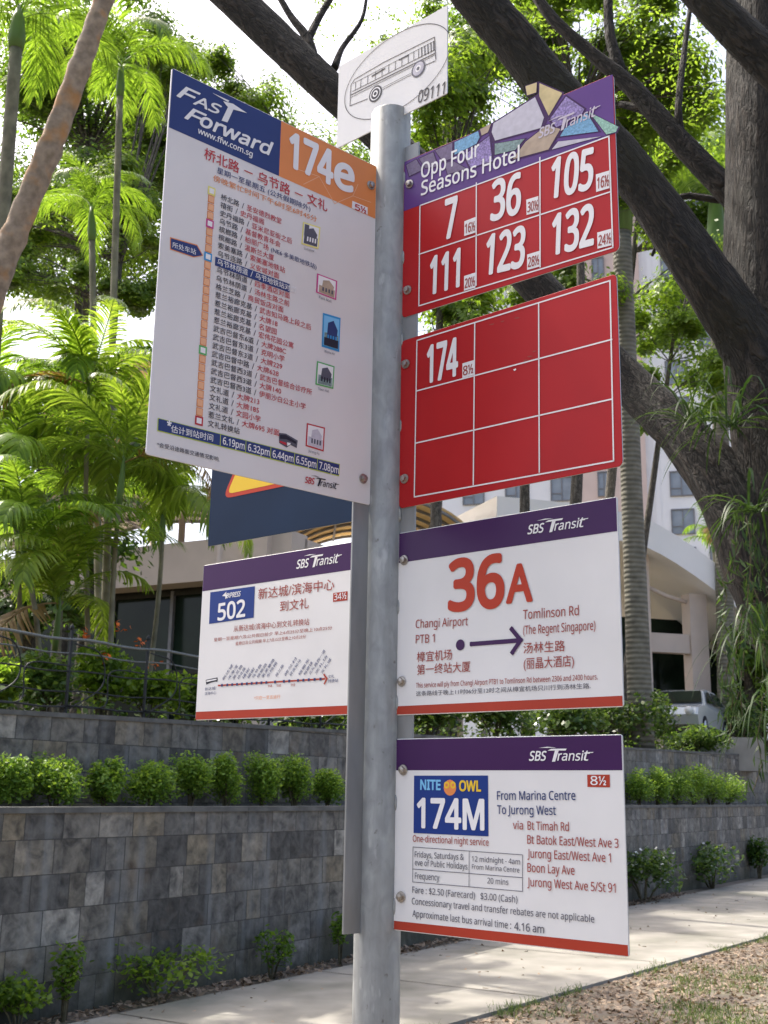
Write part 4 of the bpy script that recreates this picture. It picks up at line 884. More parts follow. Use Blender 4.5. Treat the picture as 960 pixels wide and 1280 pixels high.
# fine leaved sprays of the same crown that hang into view along the top
pts = []; tq = Quads()
for px, py, Y, n, sx in ((455, 40, 8.2, 160, .16), (500, 8, 8.4, 160, .2), (410, 20, 8.0, 90, .15), (690, 0, 8.2, 420, .3), (745, 25, 8.0, 420, .28), (860, 60, 7.8, 520, .3), (800, 10, 7.9, 500, .3), (885, 140, 7.6, 380, .25), (830, 150, 7.9, 300, .2), (660, 40, 8.3, 260, .2)):
    c = W(px, py, Y)-RB
    for _ in range(max(3, n//45)):
        a = c+Vector((random.gauss(0, sx), random.gauss(0, sx), random.gauss(0, sx*.6))); d = Vector((random.uniform(-1, 1), random.uniform(-1, 1), random.uniform(-.7, .2))).normalized()*random.uniform(.25, .45)
        tq.tube([a, a+d*.5+Vector((0, 0, .02)), a+d], [.004, .003, .001], 4)
        m_ = 42; t_ = rng.random(m_)[:, None]; pts.append(np.array(a)+np.array(d)*t_+rng.normal(size=(m_, 3))*np.array([.055, .055, .02]))
v, f = leaf_cloud(np.concatenate(pts), .040, .018, .9, 15); link('leaf_sprays', np_mesh('leaf_sprays', v, f), M['leaf_lite'], rt); tq.build('twigs', M['bark_grey'], rt)['kind'] = 'stuff'

# strap leaved ferns growing on the limbs
M['fern'] = leaf_mat('fern_blade', (.016, .042, .012), (.06, .11, .034), .35, .45)
def strap_plant(name, label, loc, n, ln, wdt, seed, droop=1.0, m='fern', cat='fern', group=None, spread=1.0, lean=(0, 0, 0)):
    rs = random.Random(seed); t = empty(name, loc, label, cat, group); v = []; f = []
    for i in range(n):
        az = rs.uniform(0, 6.283); el = rs.uniform(.1, 1.3); l = ln*rs.uniform(.55, 1.15); w0 = wdt*rs.uniform(.7, 1.2)
        d = Vector((math.cos(az)*math.cos(el)*spread, math.sin(az)*math.cos(el)*spread, math.sin(el)))+Vector(lean); p = Vector((rs.gauss(0, .02), rs.gauss(0, .02), 0)); side = Vector((-math.sin(az), math.cos(az), rs.uniform(-.3, .3)))
        k = 7; i0 = len(v)
        for j in range(k+1):
            s_ = j/k; ww = w0*(math.sin(math.pi*min(1, .12+s_*.88))**.7)*.5 if j < k else .0005
            v += [tuple(p-side*ww), tuple(p+side*ww)]
            p = p+d.normalized()*l/k; d.z -= droop*.30*(.4+s_)
        for j in range(k): a = i0+2*j; f.append((a, a+1, a+3, a+2))
    link('fronds', np_mesh('fronds', v, f), M[m], t); return t
GF = 'ferns growing on the big tree'
strap_plant('fern', 'pale arching fern perched on the lower limb, in front of the white apartment windows', W(862, 528, 5.85), 34, .50, .013, 1, 1.3, group=GF)
strap_plant('fern', 'fern tuft rooted in the fork right of the perched pale fern', W(912, 535, 5.7), 40, .52, .013, 2, 1.5, group=GF)
strap_plant('fern', 'ragged fern hanging from the dark trunk side above the low trailing ferns', W(945, 640, 5.45), 40, .46, .013, 3, 1.6, group=GF)
strap_plant('fern', 'dark long bladed fern clump hanging low at the right edge beside the pavilion column', W(955, 800, 5.2), 40, .5, .008, 4, 2.0, group=GF)
strap_plant('fern', 'lowest trailing strap fern at the right edge, dangling in front of the slate wall', W(968, 900, 5.2), 34, .45, .008, 5, 2.4, group=GF)

cr = empty('hanging_creeper', W(950, 700, 5.5), 'curtain of narrow leaved creeper hanging from the big tree at the right edge', 'creeper')
CB = Vector(cr.location); pts = []; q = Quads()
for k_ in range(16):
    a = W(random.uniform(912, 1010), random.uniform(640, 800), random.uniform(5.2, 5.9))-CB; ln = random.uniform(.3, 1.1); p = [a]
    for _ in range(7): p.append(p[-1]+Vector((random.gauss(0, .022), random.gauss(0, .022), -ln/7)))
    q.tube(p, .0025, 3, cap=False)
    for a_, b_ in zip(p, p[1:]):
        for t_ in np.linspace(0, 1, 6): pts.append(np.array(a_.lerp(b_, t_))+rng.normal(size=3)*.018)
q.build('stems', M['stem'], cr); v, f = leaf_cloud(np.array(pts), .085, .014, -.2, 31, .1, 1.2); link('foliage', np_mesh('foliage', v, f), M['fern'], cr)

# ------------------------------------------------------------------ leaning bare trunk at left
YL = 9.5
P = smooth_path([W(-160, 830, YL-.2), W(-60, 520, YL), W(2, 335, YL), (W(70, 165, YL)), W(125, 15, YL), W(160, -90, YL)], 14)
lt = empty('leaning_tree', P[0], 'slender leaning trunk with painted patches of orange light crossing the upper left corner', 'tree')
q = Quads(); q.tube([p-P[0] for p in P], [r_*(1+.05*math.sin(i_*2.1)+(.10 if i_ % 9 == 4 else 0)) for i_, r_ in enumerate(lerp_list([.14, .125, .110, .104, .088, .075], len(P)))], 20, .07, seed=3); q.build('trunk', M['bark_pale'], lt, smooth=True)
pts = [np.array(P[-1]-P[0])+rng.normal(size=(260, 3))*np.array([.8, .8, .35])+np.array([rng.uniform(-1, 1), rng.uniform(-1, 1), 2.6]) for _ in range(6)]
v, f = leaf_cloud(np.concatenate(pts), .14, .07, .4, 8); link('crown', np_mesh('crown', v, f), M['leaf_mid'], lt)

# ------------------------------------------------------------------ palms
def frond_mesh(ln, nl, ll, e0, e1, seed, wd_=.037, vee=.08):
    rs = random.Random(seed); v = []; f = []; k = 16; pts = []; p = Vector((0, 0, 0)); 
    for j in range(k+1):
        s_ = j/k; a = e0+(e1-e0)*s_**1.2; d = Vector((math.cos(a), 0, math.sin(a))); pts.append((p.copy(), d)); p = p+d*ln/k
    def at(s_):
        x = s_*k; i = min(int(x), k-1); t = x-i; return pts[i][0].lerp(pts[i+1][0], t), pts[i][1].lerp(pts[i+1][1], t).normalized()
    for j in range(k):                                   # rachis, a thin three sided rod
        for b in range(3):
            r0, r1 = .016*(1-j/k*.8), .016*(1-(j+1)/k*.8); c = []
            for (q_, rr, bb) in ((j, r0, b), (j, r0, b+1), (j+1, r1, b+1), (j+1, r1, b)):
                pp, dd = pts[q_]; n_ = Vector((-dd.z, 0, dd.x)); a = bb*2.094; c.append(tuple(pp+(n_*math.cos(a)+Vector((0, 1, 0))*math.sin(a))*rr))
            i0 = len(v); v += c; f.append((i0, i0+1, i0+2, i0+3))
    for i in range(nl):
        s_ = .14+.86*i/(nl-1)
        pp, dd = at(s_); up = Vector((-dd.z, 0, dd.x)); L_ = ll*(math.sin(math.pi*(.12+.80*s_))**.6)*rs.uniform(.85, 1.1)
        for sg in (-1, 1):
            sp = rs.uniform(.85, 1.15)-.5*s_; dr = dd*math.cos(sp)+Vector((0, sg, 0))*math.sin(sp)+up*vee*rs.uniform(.3, 1.2); dr.normalize()
            wv = dd.cross(dr).cross(dr).normalized() if dd.cross(dr).length > 1e-3 else up
            wv = (dd-dr*dd.dot(dr)).normalized(); w0 = wd_*rs.uniform(.8, 1.15); q_ = pp.copy(); i0 = len(v); kk = 4
            for j in range(kk+1):
                t = j/kk; ww = w0*(.45, 1, .95, .65, .06)[j]*.5; v += [tuple(q_-wv*ww), tuple(q_+wv*ww)]
                q_ = q_+dr*L_/kk; dr = (dr+Vector((0, 0, -.30-.3*t))).normalized()
            for j in range(kk): a = i0+2*j; f.append((a, a+1, a+3, a+2))
    return np_mesh('frond', v, f)
FR = [frond_mesh(2.2, 46, .62, R(60), R(-50), s) for s in range(3)]+[frond_mesh(1.9, 42, .56, R(75), R(-25), 7), frond_mesh(2.1, 42, .6, R(42), R(-70), 8)]
FB = [frond_mesh(2.9, 60, .85, R(60), R(-62), s+20, .032) for s in range(3)]
FY = [m_.copy() for m_ in FR]; FD = [FR[1].copy(), FR[4].copy()]
M['leaf_palm_yellow'] = leaf_mat('yellow_palm_leaflet', (.08, .145, .018), (.23, .335, .055), .55, .3)  # yellower leaflet colour, varied from palm to palm
M['leaf_palm_dry'] = leaf_mat('dry_palm_leaflet', (.14, .085, .03), (.30, .21, .09), .3, .6)
for me in FR+FB: me.materials.append(M['leaf_palm'])
for me in FY: me.materials.append(M['leaf_palm_yellow'])
for me in FD: me.materials.append(M['leaf_palm_dry'])
M['shaft_green'] = mat('green_crownshaft', (.10, .17, .05), .45, .2, 6, stretch=(1, 1, .2))
def ring_mat():
    m, n, b = new_mat('ringed_palm_trunk'); L = n.links.new; tc = N(n, "ShaderNodeTexCoord")
    wv = N(n, "ShaderNodeTexWave", bands_direction='Z'); wv.inputs['Scale'].default_value = 2.6; wv.inputs['Distortion'].default_value = 1.6; wv.inputs['Detail'].default_value = 3; L(tc.outputs['Object'], wv.inputs[0])
    no = N(n, "ShaderNodeTexNoise"); no.inputs['Scale'].default_value = 4; no.inputs['Detail'].default_value = 8; L(tc.outputs['Object'], no.inputs[0])
    ml = N(n, "ShaderNodeMath", operation='MULTIPLY_ADD'); L(wv.outputs['Fac'], ml.inputs[0]); ml.inputs[1].default_value = .28; L(no.outputs[0], ml.inputs[2])
    rp = N(n, "ShaderNodeValToRGB"); rp.color_ramp.elements[0].position = .32; rp.color_ramp.elements[1].position = .95; rp.color_ramp.elements[0].color = (.075, .07, .05, 1); rp.color_ramp.elements[1].color = (.21, .20, .155, 1)
    L(ml.outputs[0], rp.inputs[0]); L(rp.outputs[0], b.inputs['Base Color']); b.inputs['Roughness'].default_value = .8
    bp = N(n, "ShaderNodeBump"); bp.inputs['Strength'].default_value = .4; bp.inputs['Distance'].default_value = .03; L(wv.outputs['Fac'], bp.inputs['Height']); L(bp.outputs[0], b.inputs['Normal']); return m
M['ring'] = ring_mat()
def palm(name, label, base, top, r, nf, meshes, scale, seed, group, trunk='bamboo', shaft=.55, bend=.15, elev=(-.35, .35), n=10, cat='palm'):
    rs = random.Random(seed); base = Vector(base); top = Vector(top); t = empty(name, base, label, cat, group)
    mid = base.lerp(top, .5)+Vector((rs.uniform(-bend, bend), rs.uniform(-bend, bend), 0)); P = [p-base for p in bez(base, base.lerp(mid, .6), mid.lerp(top, .4), top, 14)]
    q = Quads(); q.tube(P, lerp_list([r*1.15, r, r*.95, r*.9], 15), n, .02, seed=seed); q.build('trunk', M[trunk], t, smooth=True)
    tt = P[-1]; d = (P[-1]-P[-2]).normalized(); q = Quads(); q.tube([tt-d*.02, tt+d*shaft*.3, tt+d*shaft*.8, tt+d*shaft*1.2], [r*1.02, r*1.25, r*.9, r*.25], n); q.build('crownshaft', M['shaft_green'], t, smooth=True)
    a0 = rs.uniform(0, 6.28)
    for i in range(nf):
        dry = meshes is not FB and i == 2 and seed % 2 == 0
        o = bpy.data.objects.new('frond', rs.choice(FD if dry else meshes)); C.objects.link(o); o.parent = t
        o.location = tt+d*shaft*(.7+.45*rs.random()); s = scale*rs.uniform(.8, 1.15); o.scale = (s, s, s)
        o.rotation_euler = (rs.uniform(-.25, .25), (rs.uniform(.5, .9) if dry else rs.uniform(*elev)), a0+i*2.4+rs.uniform(-.25, .25))
    return t
GP = 'slender feathery palms left of the signs'
sp = [  # base px, crown px, depth, scale, label
    (118, (112, 500), 15.0, 'slender palm directly below the yellow canopy edge, its stem darkest of the clump'),
    (70, (88, 520), 16.0, 'slender palm with a thin curved stem left of the canopy'),
    (140, (152, 590), 14.0, 'slender palm whose fronds reach right toward the blue warning sign'),
    (20, (22, 610), 14.5, 'slender palm with drooping fronds at the left picture edge'),
    (45, (42, 690), 13.4, 'short palm low at left whose fronds hang over the fence'),
    (175, (205, 640), 15.5, 'palm with yellow green fronds closest to the timetable sign bottom'),
    (105, (110, 650), 16.5, 'lower palm in the clump whose fronds cover the grey canopy'),
    (-5, (-8, 545), 15.6, 'palm half outside the left picture edge with long hanging fronds'),
    (75, (72, 770), 14.0, 'lowest young palm just above the fence at left'),
]
for i, (bx, tp_, Y, lab) in enumerate(sp):
    palm('feather_palm', lab, ground_at(bx, Y), W(*tp_, Y)-Vector((0, 0, .4)), .034, 11, FY if i in (2, 5, 0, 8) else FR, .86, 100+i, GP)
GT = 'tall palms in the upper left'
palm('tall_palm', 'tall palm whose crown of fronds spreads at the very top left corner', ground_at(-40, 14), W(20, 60, 14), .10, 12, FB, .62, 131, GT)
palm('tall_palm', 'tall palm with bright fronds beside the navy header corner of the timetable sign', ground_at(130, 17), W(150, 120, 17), .06, 11, FB, .60, 132, GT)
palm('tall_palm', 'tall palm whose fronds fan out halfway between leaning trunk and timetable sign', ground_at(128, 18), W(115, 300, 18), .06, 10, FB, .50, 133, GT)
GK = 'ringed trunk palms right of the red signs'
b = ground_at(801, 27.5); tp_ = W(777, 290, 27.5); palm('royal_palm', 'thick grey ringed palm trunk just right of the red signs', b, tp_, .268, 10, FB, 1.2, 141, GK, 'ring', 2.6, .02, n=20)
b = ground_at(908, 36); tp_ = W(896, 330, 36); palm('royal_palm', 'thick palm trunk partly behind the right limb fork, beside the pavilion', b, tp_, .27, 13, FB, 1.45, 142, GK, 'ring', 2.6, .02, n=20)
palm('fan_crown_palm', 'young palm with pale fronds in front of the white apartment windows', ground_at(912, 38), W(893, 690, 38), .08, 9, FR, .9, 144, GK, 'bamboo', .5)

# ------------------------------------------------------------------ shrubs
def shrub(name, label, loc, rad, h, n, L, m, seed, group=None, stems=5, lobes=9, cat='shrub', flowers=0):
    rs = random.Random(seed); rg = np.random.default_rng(seed); t = empty(name, loc, label, cat, group)
    cs = []; q = Quads()
    for i in range(lobes):
        a = rs.uniform(0, 6.283); rr = rad*rs.random()**.5*.62; z = h*((.30 if lobes > 12 else .42)+(.48 if lobes > 12 else .38)*rs.random()*(1-.35*rr/rad)); cs.append((rr*math.cos(a), rr*math.sin(a), z))
    for i in range(stems):
        c = cs[i % lobes]; q.tube([(c[0]*.15, c[1]*.15, -.02), (c[0]*.4, c[1]*.4, c[2]*.4), c], [.009*h/.4, .007*h/.4, .003], 5, seed=i)
    q.build('stems', M['stem'], t, smooth=True); pts = []
    for c in cs:
        d = rg.normal(size=(n//lobes, 3)); d /= np.linalg.norm(d, axis=1)[:, None]; d *= (rg.random(n//lobes)**.4)[:, None]
        pts.append(np.array(c)+d*np.array([rad*.55, rad*.55, h*.30]))
    pts = np.concatenate(pts); pts = pts[pts[:, 2] > h*.06]
    v, f = leaf_cloud(pts, L, L*.55, .7, seed, .1); link('foliage', np_mesh('foliage', v, f), M[m], t)
    if flowers:
        k = rg.choice(len(pts), flowers); v, f = leaf_cloud(pts[k]+np.array([0, 0, h*.08]), L*.8, L*.7, 1, seed+1); link('flowers', np_mesh('flowers', v, f), M['petal'], t)
    return t
M['petal'] = mat('white_petal', (.75, .75, .68), .6); M['orange_petal'] = mat('orange_petal', (.75, .16, .02), .6)
LAB = ['first', 'second', 'third', 'fourth', 'fifth', 'sixth', 'seventh', 'eighth', 'ninth']
GS = 'clipped shrubs on the wall ledge'
def on_ledge(px, o=.52):
    d = ray(px, 1000); k = d.x/d.y; A = WA+wn*o; t = (A.x-k*A.y)/(k*wd.y-wd.x); return wp(t, o, LEDGE_Z-.02)
desc = ['clipped bright green shrub on the ledge cut by the left picture edge', 'broadest clipped shrub on the ledge, second from the left picture edge', 'narrow clipped shrub with bare stems below, between two broader ones', 'fourth clipped shrub from the left on the ledge, low and spreading', 'clipped shrub on the ledge under the left edge of the 502 sign', 'clipped shrub on the ledge just right of the 502 sign left edge', 'clipped shrub on the ledge under the middle of the 502 sign', 'clipped shrub on the ledge under the right part of the 502 sign', 'small loose clipped shrub on the ledge beside the steel pole']
for i, (px, wpx, hpx) in enumerate(((10, 46, 54), (68, 62, 56), (131, 36, 52), (186, 54, 50), (237, 46, 52), (283, 38, 52), (327, 42, 54), (368, 42, 54), (408, 38, 42))):
    p = on_ledge(px); s = p.y/F_PX*1.03; shrub('clipped_shrub', desc[i], p, wpx*s*.61, hpx*s*1.24, 3200, .046, 'leaf_shrub', 200+i, GS, lobes=16)
desc2 = ['clipped shrub on the ledge touching the right edge of the 174M sign', 'second clipped shrub right of the 174M sign on the ledge', 'third clipped shrub right of the 174M sign on the ledge', 'fourth clipped shrub right of the 174M sign, tallest of that group', 'fifth clipped shrub right of the 174M sign on the ledge', 'last and palest clipped shrub at the right end of the ledge row']
for i, (px, wpx, hpx) in enumerate(((800, 32, 40), (822, 28, 40), (845, 38, 42), (868, 30, 44), (888, 38, 42), (908, 36, 34))):
    p = on_ledge(px); s = p.y/F_PX*1.03; shrub('clipped_shrub', desc2[i], p, wpx*s*.68, hpx*s*1.16, 2200, .062, 'leaf_shrub', 220+i, GS, lobes=16)
# plants at the foot of the wall
def foot(px, o=-.22):
    d = ray(px, 1200); k = d.x/d.y; A = WA+wn*o; t = (A.x-k*A.y)/(k*wd.y-wd.x); return wp(t, o, .0)
GB = 'plants at the foot of the slate wall'
def foot_plant(px, wpx, hpx, n, L, label, seed, m='leaf_hedge', fl=0, lobes=9):
    p = foot(px); s = p.y/F_PX*1.03; shrub('wall_foot_plant', label, p, wpx*s*.55, hpx*s, n, L, m, seed, GB, 6, lobes, 'plant', fl)
foot_plant(30, 90, 62, 620, .07, 'straggly pale leaved plant at the foot of the wall, far left', 301, 'leaf_lite', lobes=6)
foot_plant(85, 44, 95, 330, .07, 'tall thin straggly plant against the wall, second from left', 304, 'leaf_lite', lobes=5)
foot_plant(200, 150, 66, 850, .07, 'wide straggly yellowish plant at the foot of the wall, left of the pole', 302, 'leaf_lite', lobes=8)
foot_plant(340, 44, 70, 260, .07, 'thin upright sapling against the wall, left of the pole', 303, 'leaf_mid', lobes=4)
foot_plant(425, 34, 60, 240, .07, 'small dark plant at the wall foot half hidden by the pole', 305, 'leaf_mid', lobes=4)
foot_plant(808, 84, 62, 1500, .10, 'white flowering bush at the wall foot, right of the 174M sign', 306, 'leaf_hedge', 60)
foot_plant(895, 100, 52, 1500, .11, 'grey green flowering bush at the wall foot near the right edge', 307, 'leaf_hedge', 40)
foot_plant(955, 30, 50, 700, .12, 'dark bush at the wall foot cut by the right picture edge', 308, 'leaf_dark')
# hedge bushes behind the upper wall
GH = 'hedge bushes above the upper slate wall'
hd = [(-10, 70, 60, 12.3, 'leaf_lite', 'loose pale bush behind the fence at the left edge'), (60, 80, 70, 12.8, 'leaf_hedge', 'mid green bush behind the fence below the short palm'), (130, 70, 90, 13.2, 'leaf_lite', 'ferny pale bush with orange flowers behind the fence'), (190, 80, 55, 14.0, 'leaf_lite', 'low bush behind the right half of the fence'), (238, 60, 55, 14.6, 'leaf_lite', 'low bush just left of the 502 sign'), (300, 90, 40, 15.5, 'leaf_hedge', 'low hedge bush mostly hidden behind the 502 sign'), (390, 90, 36, 17, 'leaf_hedge', 'low hedge bush below the right end of the 502 sign'),
      (540, 80, 52, 19.5, 'leaf_hedge', 'glossy hedge bush in the gap between the 36A and 174M signs, nearest the pole'), (620, 90, 52, 21, 'leaf_hedge', 'glossy hedge bush in the middle of the gap above the 174M sign'), (700, 90, 52, 22.5, 'leaf_hedge', 'glossy hedge bush above the logo of the 174M sign'), (775, 80, 70, 24.5, 'leaf_hedge', 'glossy hedge bush at the right end of the gap above the 174M sign'), (815, 70, 62, 25.5, 'leaf_hedge', 'glossy hedge bush left of the silver car'), (866, 70, 22, 26, 'leaf_hedge', 'glossy hedge bush in front of the silver car'), (918, 60, 74, 27, 'leaf_dark', 'dark hedge bush right of the silver car'), (945, 70, 90, 28, 'leaf_dark', 'tall dark hedge bush at the right edge under the ferns')]
for i, (px, wpx, hpx, Y, m, lab) in enumerate(hd):
    g_ = wp(on_upper(px, SETBACK+.75+(i % 3)*.2), SETBACK+.75+(i % 3)*.2); Y = g_.y; g_.z = garden_z(g_.x, g_.y); s = Y/F_PX; t = shrub('hedge_bush', lab, g_+Vector((0, 0, .05)), wpx*s*.62, (hpx+14)*s, 1500, .10 if Y < 18 else .14, m, 400+i, GH, 6, 10, 'bush')
    if i == 2:
        for fx, fy, fz_ in ((-.2, -.2, 1.0), (.15, -.1, 1.12), (.45, -.25, .9), (.05, -.3, .75), (.6, 0, .7)):
            v, f = leaf_cloud(rng.normal(size=(9, 3))*.035+np.array([fx, fy, fz_]), .08, .05, 1, 3); link('flower', np_mesh('flower', v, f), M['orange_petal'], t)
# low ground cover between them
cov = []
for t in np.arange(-13, 34, .05):
    cov.append(np.array(wp(t+rng.uniform(-.2, .2), SETBACK+.35+abs(rng.normal())*.9, upper_z(max(-14, min(24, t)))+rng.uniform(0, .25))))
cov = np.repeat(np.array(cov), 5, 0)+rng.normal(size=(len(cov)*5, 3))*np.array([.12, .12, .07])
v, f = leaf_cloud(cov, .09, .05, .6, 9); o = link('ground_cover', np_mesh('ground_cover', v, f), M['leaf_hedge']); tag(o, 'low leafy ground cover along the top of the upper wall', 'ground cover', kind='stuff')

# ------------------------------------------------------------------ wire rope fence on the upper wall
M['iron'] = mat('dark_fence_iron', (.03, .033, .036), .45, .2, 20, metal=.4); M['rope'] = mat('steel_rope', (.16, .17, .17), .4, .3, 60, metal=.6)
fn = empty('wire_fence', wp(0, SETBACK+.11), 'dark iron fence with wire rope rails and curved strands on the upper wall', 'fence', rz=wang)
fo = SETBACK+.11; tp1, tp2 = on_upper(85, fo), on_upper(182, fo); stp = tp2-tp1
posts = [tp2+stp*i for i in range(-4, 5)]
for t in posts:
    q = Quads(); z0 = upper_z(t); q.box((t-.012, -.012, z0-.02), (t+.012, .012, z0+.84)); q.tube([(t, 0, z0+.84), (t, 0, z0+.87), (t, 0, z0+.90)], [.024, .022, .003], 8); q.build('post', M['iron'], fn)
def fz(t, h): return (t, .0, upper_z(t)+h)
for h, r, m in ((.74, .017, 'rope'), (.60, .009, 'rope'), (.42, .009, 'iron'), (.22, .008, 'iron'), (.07, .010, 'iron')):
    q = Quads(); ts = np.arange(posts[0], posts[-1], .25); q.tube([fz(t, h+.012*math.sin((t-posts[0])/stp*math.pi*2)) for t in ts], r, 6, seed=2); q.build('rail', M[m], fn, smooth=True)
for i in range(len(posts)-1):
    a, b = posts[i], posts[i+1]
    for cur in ([(a+.02, .70), (a+stp*.35, .62), (a+stp*.4, .30), (a+.02, .05)], [(a, .08), (a+stp*.45, .10), (a+stp*.5, .45), (b, .47)]):
        q = Quads(); pts_ = smooth_path([(x, -.03, upper_z(x)+h) for x, h in cur], 6); q.tube(pts_, .008, 6); q.build('curved_strand', M['iron'], fn, smooth=True)

# ------------------------------------------------------------------ buildings
M['cream'] = mat('cream_render', (.60, .51, .44), .8, .06, 1.5, dirt=(.48, .41, .35), dirt_amt=.4); M['bwhite'] = mat('white_render', (.86, .85, .84), .8, .03, .6)
M['pinkr'] = mat('pink_render', (.70, .55, .48), .8, .06, .6)
M['glass'] = mat('dark_glass', (.012, .022, .015), .08, .8, .5, spec=.22); M['pane'] = mat('window_pane', (.26, .29, .32), .15, .3, .5, spec=.6); M['frame'] = mat('grey_window_frame', (.22, .22, .23), .5)
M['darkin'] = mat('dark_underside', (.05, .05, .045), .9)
def frame_at(p, q_):      # matrix with x along p->q, origin p, y away from the camera
    x = Vector((q_.x-p.x, q_.y-p.y, 0)).normalized(); return Matrix.Translation(p) @ Matrix.Rotation(math.atan2(x.y, x.x), 4, 'Z')
# glass fronted hall at left: beam underside slopes in view because the hall runs toward the right foreground
pL = W(20, 735, 29.5); pR = W(366, 692, 25.5)
bh = empty('glass_hall', (pL.x, pL.y, 0), 'cream building with dark glass front behind the fence and palms', 'building', rz=math.atan2(pR.y-pL.y, pR.x-pL.x))
Lh = math.hypot(pR.x-pL.x, pR.y-pL.y); zb_ = 6.6; gz = 3.0
q = Quads(); q.box((-8, -.05, zb_), (Lh, .6, zb_+.98)); q.build('beam', M['cream'], bh)
q = Quads(); q.box((-8, .5, zb_+.2), (Lh, 9, zb_+.9)); q.build('roof', M['cream'], bh)
q = Quads(); q.box((-8, .9, 1.5), (Lh, .98, zb_-.02)); q.build('glazing', M['glass'], bh)
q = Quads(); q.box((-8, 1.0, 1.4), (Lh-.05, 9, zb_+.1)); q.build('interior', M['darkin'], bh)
for x in np.arange(-7, Lh, 1.9):
    q = Quads(); q.box((x, .80, 1.5), (x+.09, .90, zb_-.01)); q.build('mullion', M['frame'], bh)
for z in (zb_-.12, 4.55):
    q = Quads(); q.box((-8, .82, z), (Lh, .895, z+.10)); q.build('transom', M['darkin'], bh)
for x in (Lh-1.15, -4.5):
    q = Quads(); q.box((x, -.25, 1.5), (x+.62, .45, zb_+1.6)); q.build('column', M['cream'], bh)
# yellow ribbed canopies
M['yfab'], n_, b_ = new_mat('yellow_canopy_fabric')
b_.inputs['Base Color'].default_value = (.62, .48, .26, 1); b_.inputs['Roughness'].default_value = .7
tn = N(n_, "ShaderNodeTexNoise"); tn.inputs['Scale'].default_value = 3; tr_ = N(n_, "ShaderNodeValToRGB"); tr_.color_ramp.elements[0].color = (.58, .45, .24, 1); tr_.color_ramp.elements[1].color = (.74, .60, .36, 1)
n_.links.new(tn.outputs[0], tr_.inputs[0]); n_.links.new(tr_.outputs[0], b_.inputs['Base Color'])
tl = N(n_, "ShaderNodeBsdfTranslucent"); n_.links.new(tr_.outputs[0], tl.inputs[0]); ms = N(n_, "ShaderNodeMixShader"); ms.inputs[0].default_value = .5; n_.links.new(b_.outputs[0], ms.inputs[1]); n_.links.new(tl.outputs[0], ms.inputs[2]); n_.links.new(ms.outputs[0], n_.nodes['Material Output'].inputs[0])
M['wfab'] = mat('pale_roof_sheet', (.72, .69, .62), .6, .05, 2)
def vault(name, label, org, yaw, half, rise, length, mshell, group=None, a0=8, a1=172, ribs=7, th=.06, cat='canopy', struts=True):
    """barrel vault, axis along local y, open arched end toward -y"""
    t = empty(name, org, label, cat, group, yaw); k = 24; q = Quads(); fr = Quads()
    A = [R(a0+(a1-a0)*i/k) for i in range(k+1)]
    def pt(a, y, d=0): return (math.cos(a)*(half+d), y, math.sin(a)*(rise+d))
    for i in range(k):
        a, b2 = A[i], A[i+1]
        q.quad(pt(a, 0, th), pt(b2, 0, th), pt(b2, length, th), pt(a, length, th)); q.quad(pt(b2, 0), pt(a, 0), pt(a, length), pt(b2, length)); q.quad(pt(a, 0), pt(b2, 0), pt(b2, 0, th), pt(a, 0, th))
    q.build('canopy_skin', mshell, t, smooth=True)
    for j in range(ribs):
        y = .02+(length-.04)*j/(ribs-1); r_ = Quads(); r_.tube([pt(a, y, -.05) for a in A], .045, 6); r_.build('rib', M['frame'], t, smooth=True)
    if struts:
        for i in range(3, k, 4):
            r_ = Quads(); r_.tube([pt(A[i], 0, -.09), pt(A[i], length, -.09)], .035, 6); r_.build('purlin', M['frame'], t, smooth=True)
    for sx in (-1, 1):
        for y in (.3, length-.3):
            r_ = Quads(); r_.tube([(sx*half*.97, y, .1), (sx*half*.97, y, -org[2]+2.5)], .09, 10); r_.build('post', M['cream'], t, smooth=True)
    return t
GC = 'yellow ribbed vault canopies'
c1 = W(140, 520, 30); vault('vault_canopy', 'yellow ribbed vault canopy rising above the palms at left', c1, R(-22), 2.3, 1.75, 6, M['yfab'], GC)
c2 = W(110, 668, 27); vault('vault_canopy', 'shaded grey lower canopy half hidden behind the palm stems', (c2.x, c2.y, c2.z), R(-15), 3.4, 1.5, 5, M['wfab'], GC)
c3 = W(470, 716, 29); vault('vault_canopy', 'yellow ribbed canopy between the pole and the 502 sign top', c3, R(4), 2.9, 2.1, 5, M['yfab'], GC)
# pavilion at right
PVY = 36.0; PK = PVY/28; pp = W(803, 880, PVY); pv = empty('pavilion', (pp.x, pp.y, 0), 'cream columned pavilion with a curved white roof, right of the 36A sign', 'pavilion', rz=R(16))
def pvz(py, px=850): return W(px, py, PVY).z
for x, wdt, zt_ in ((-.06, .46, pvz(690)), (1.80, .62, pvz(738))):
    q = Quads(); q.box((x, 0, 2.6), (x+wdt, .5, zt_)); q.build('column', M['cream'], pv)
    q = Quads(); q.box((x, 5.5, 2.6), (x+wdt, 6.0, zt_)); q.build('column', M['cream'], pv)
q = Quads(); q.box((.41, .08, pvz(814)), (1.79, .42, pvz(790))); q.build('lintel', M['cream'], pv)
q = Quads(); q.tube([(.41, .2, pvz(732)), (1.1, .2, pvz(742)), (1.8, .2, pvz(748))], .07, 8); q.build('tie_beam', M['cream'], pv)
q = Quads(); q.box((.3, 3.2, 2.5), (6.5, 3.3, pvz(752))); q.build('back_glazing', M['glass'], pv)
rq = Quads(); k = 20
def rz_(x): u = max(0.0, x+.4); return pvz(690)-.42*u**1.35*.8 if x > -.4 else pvz(690)+.18*min(1.0, -(x+.4)*.4)
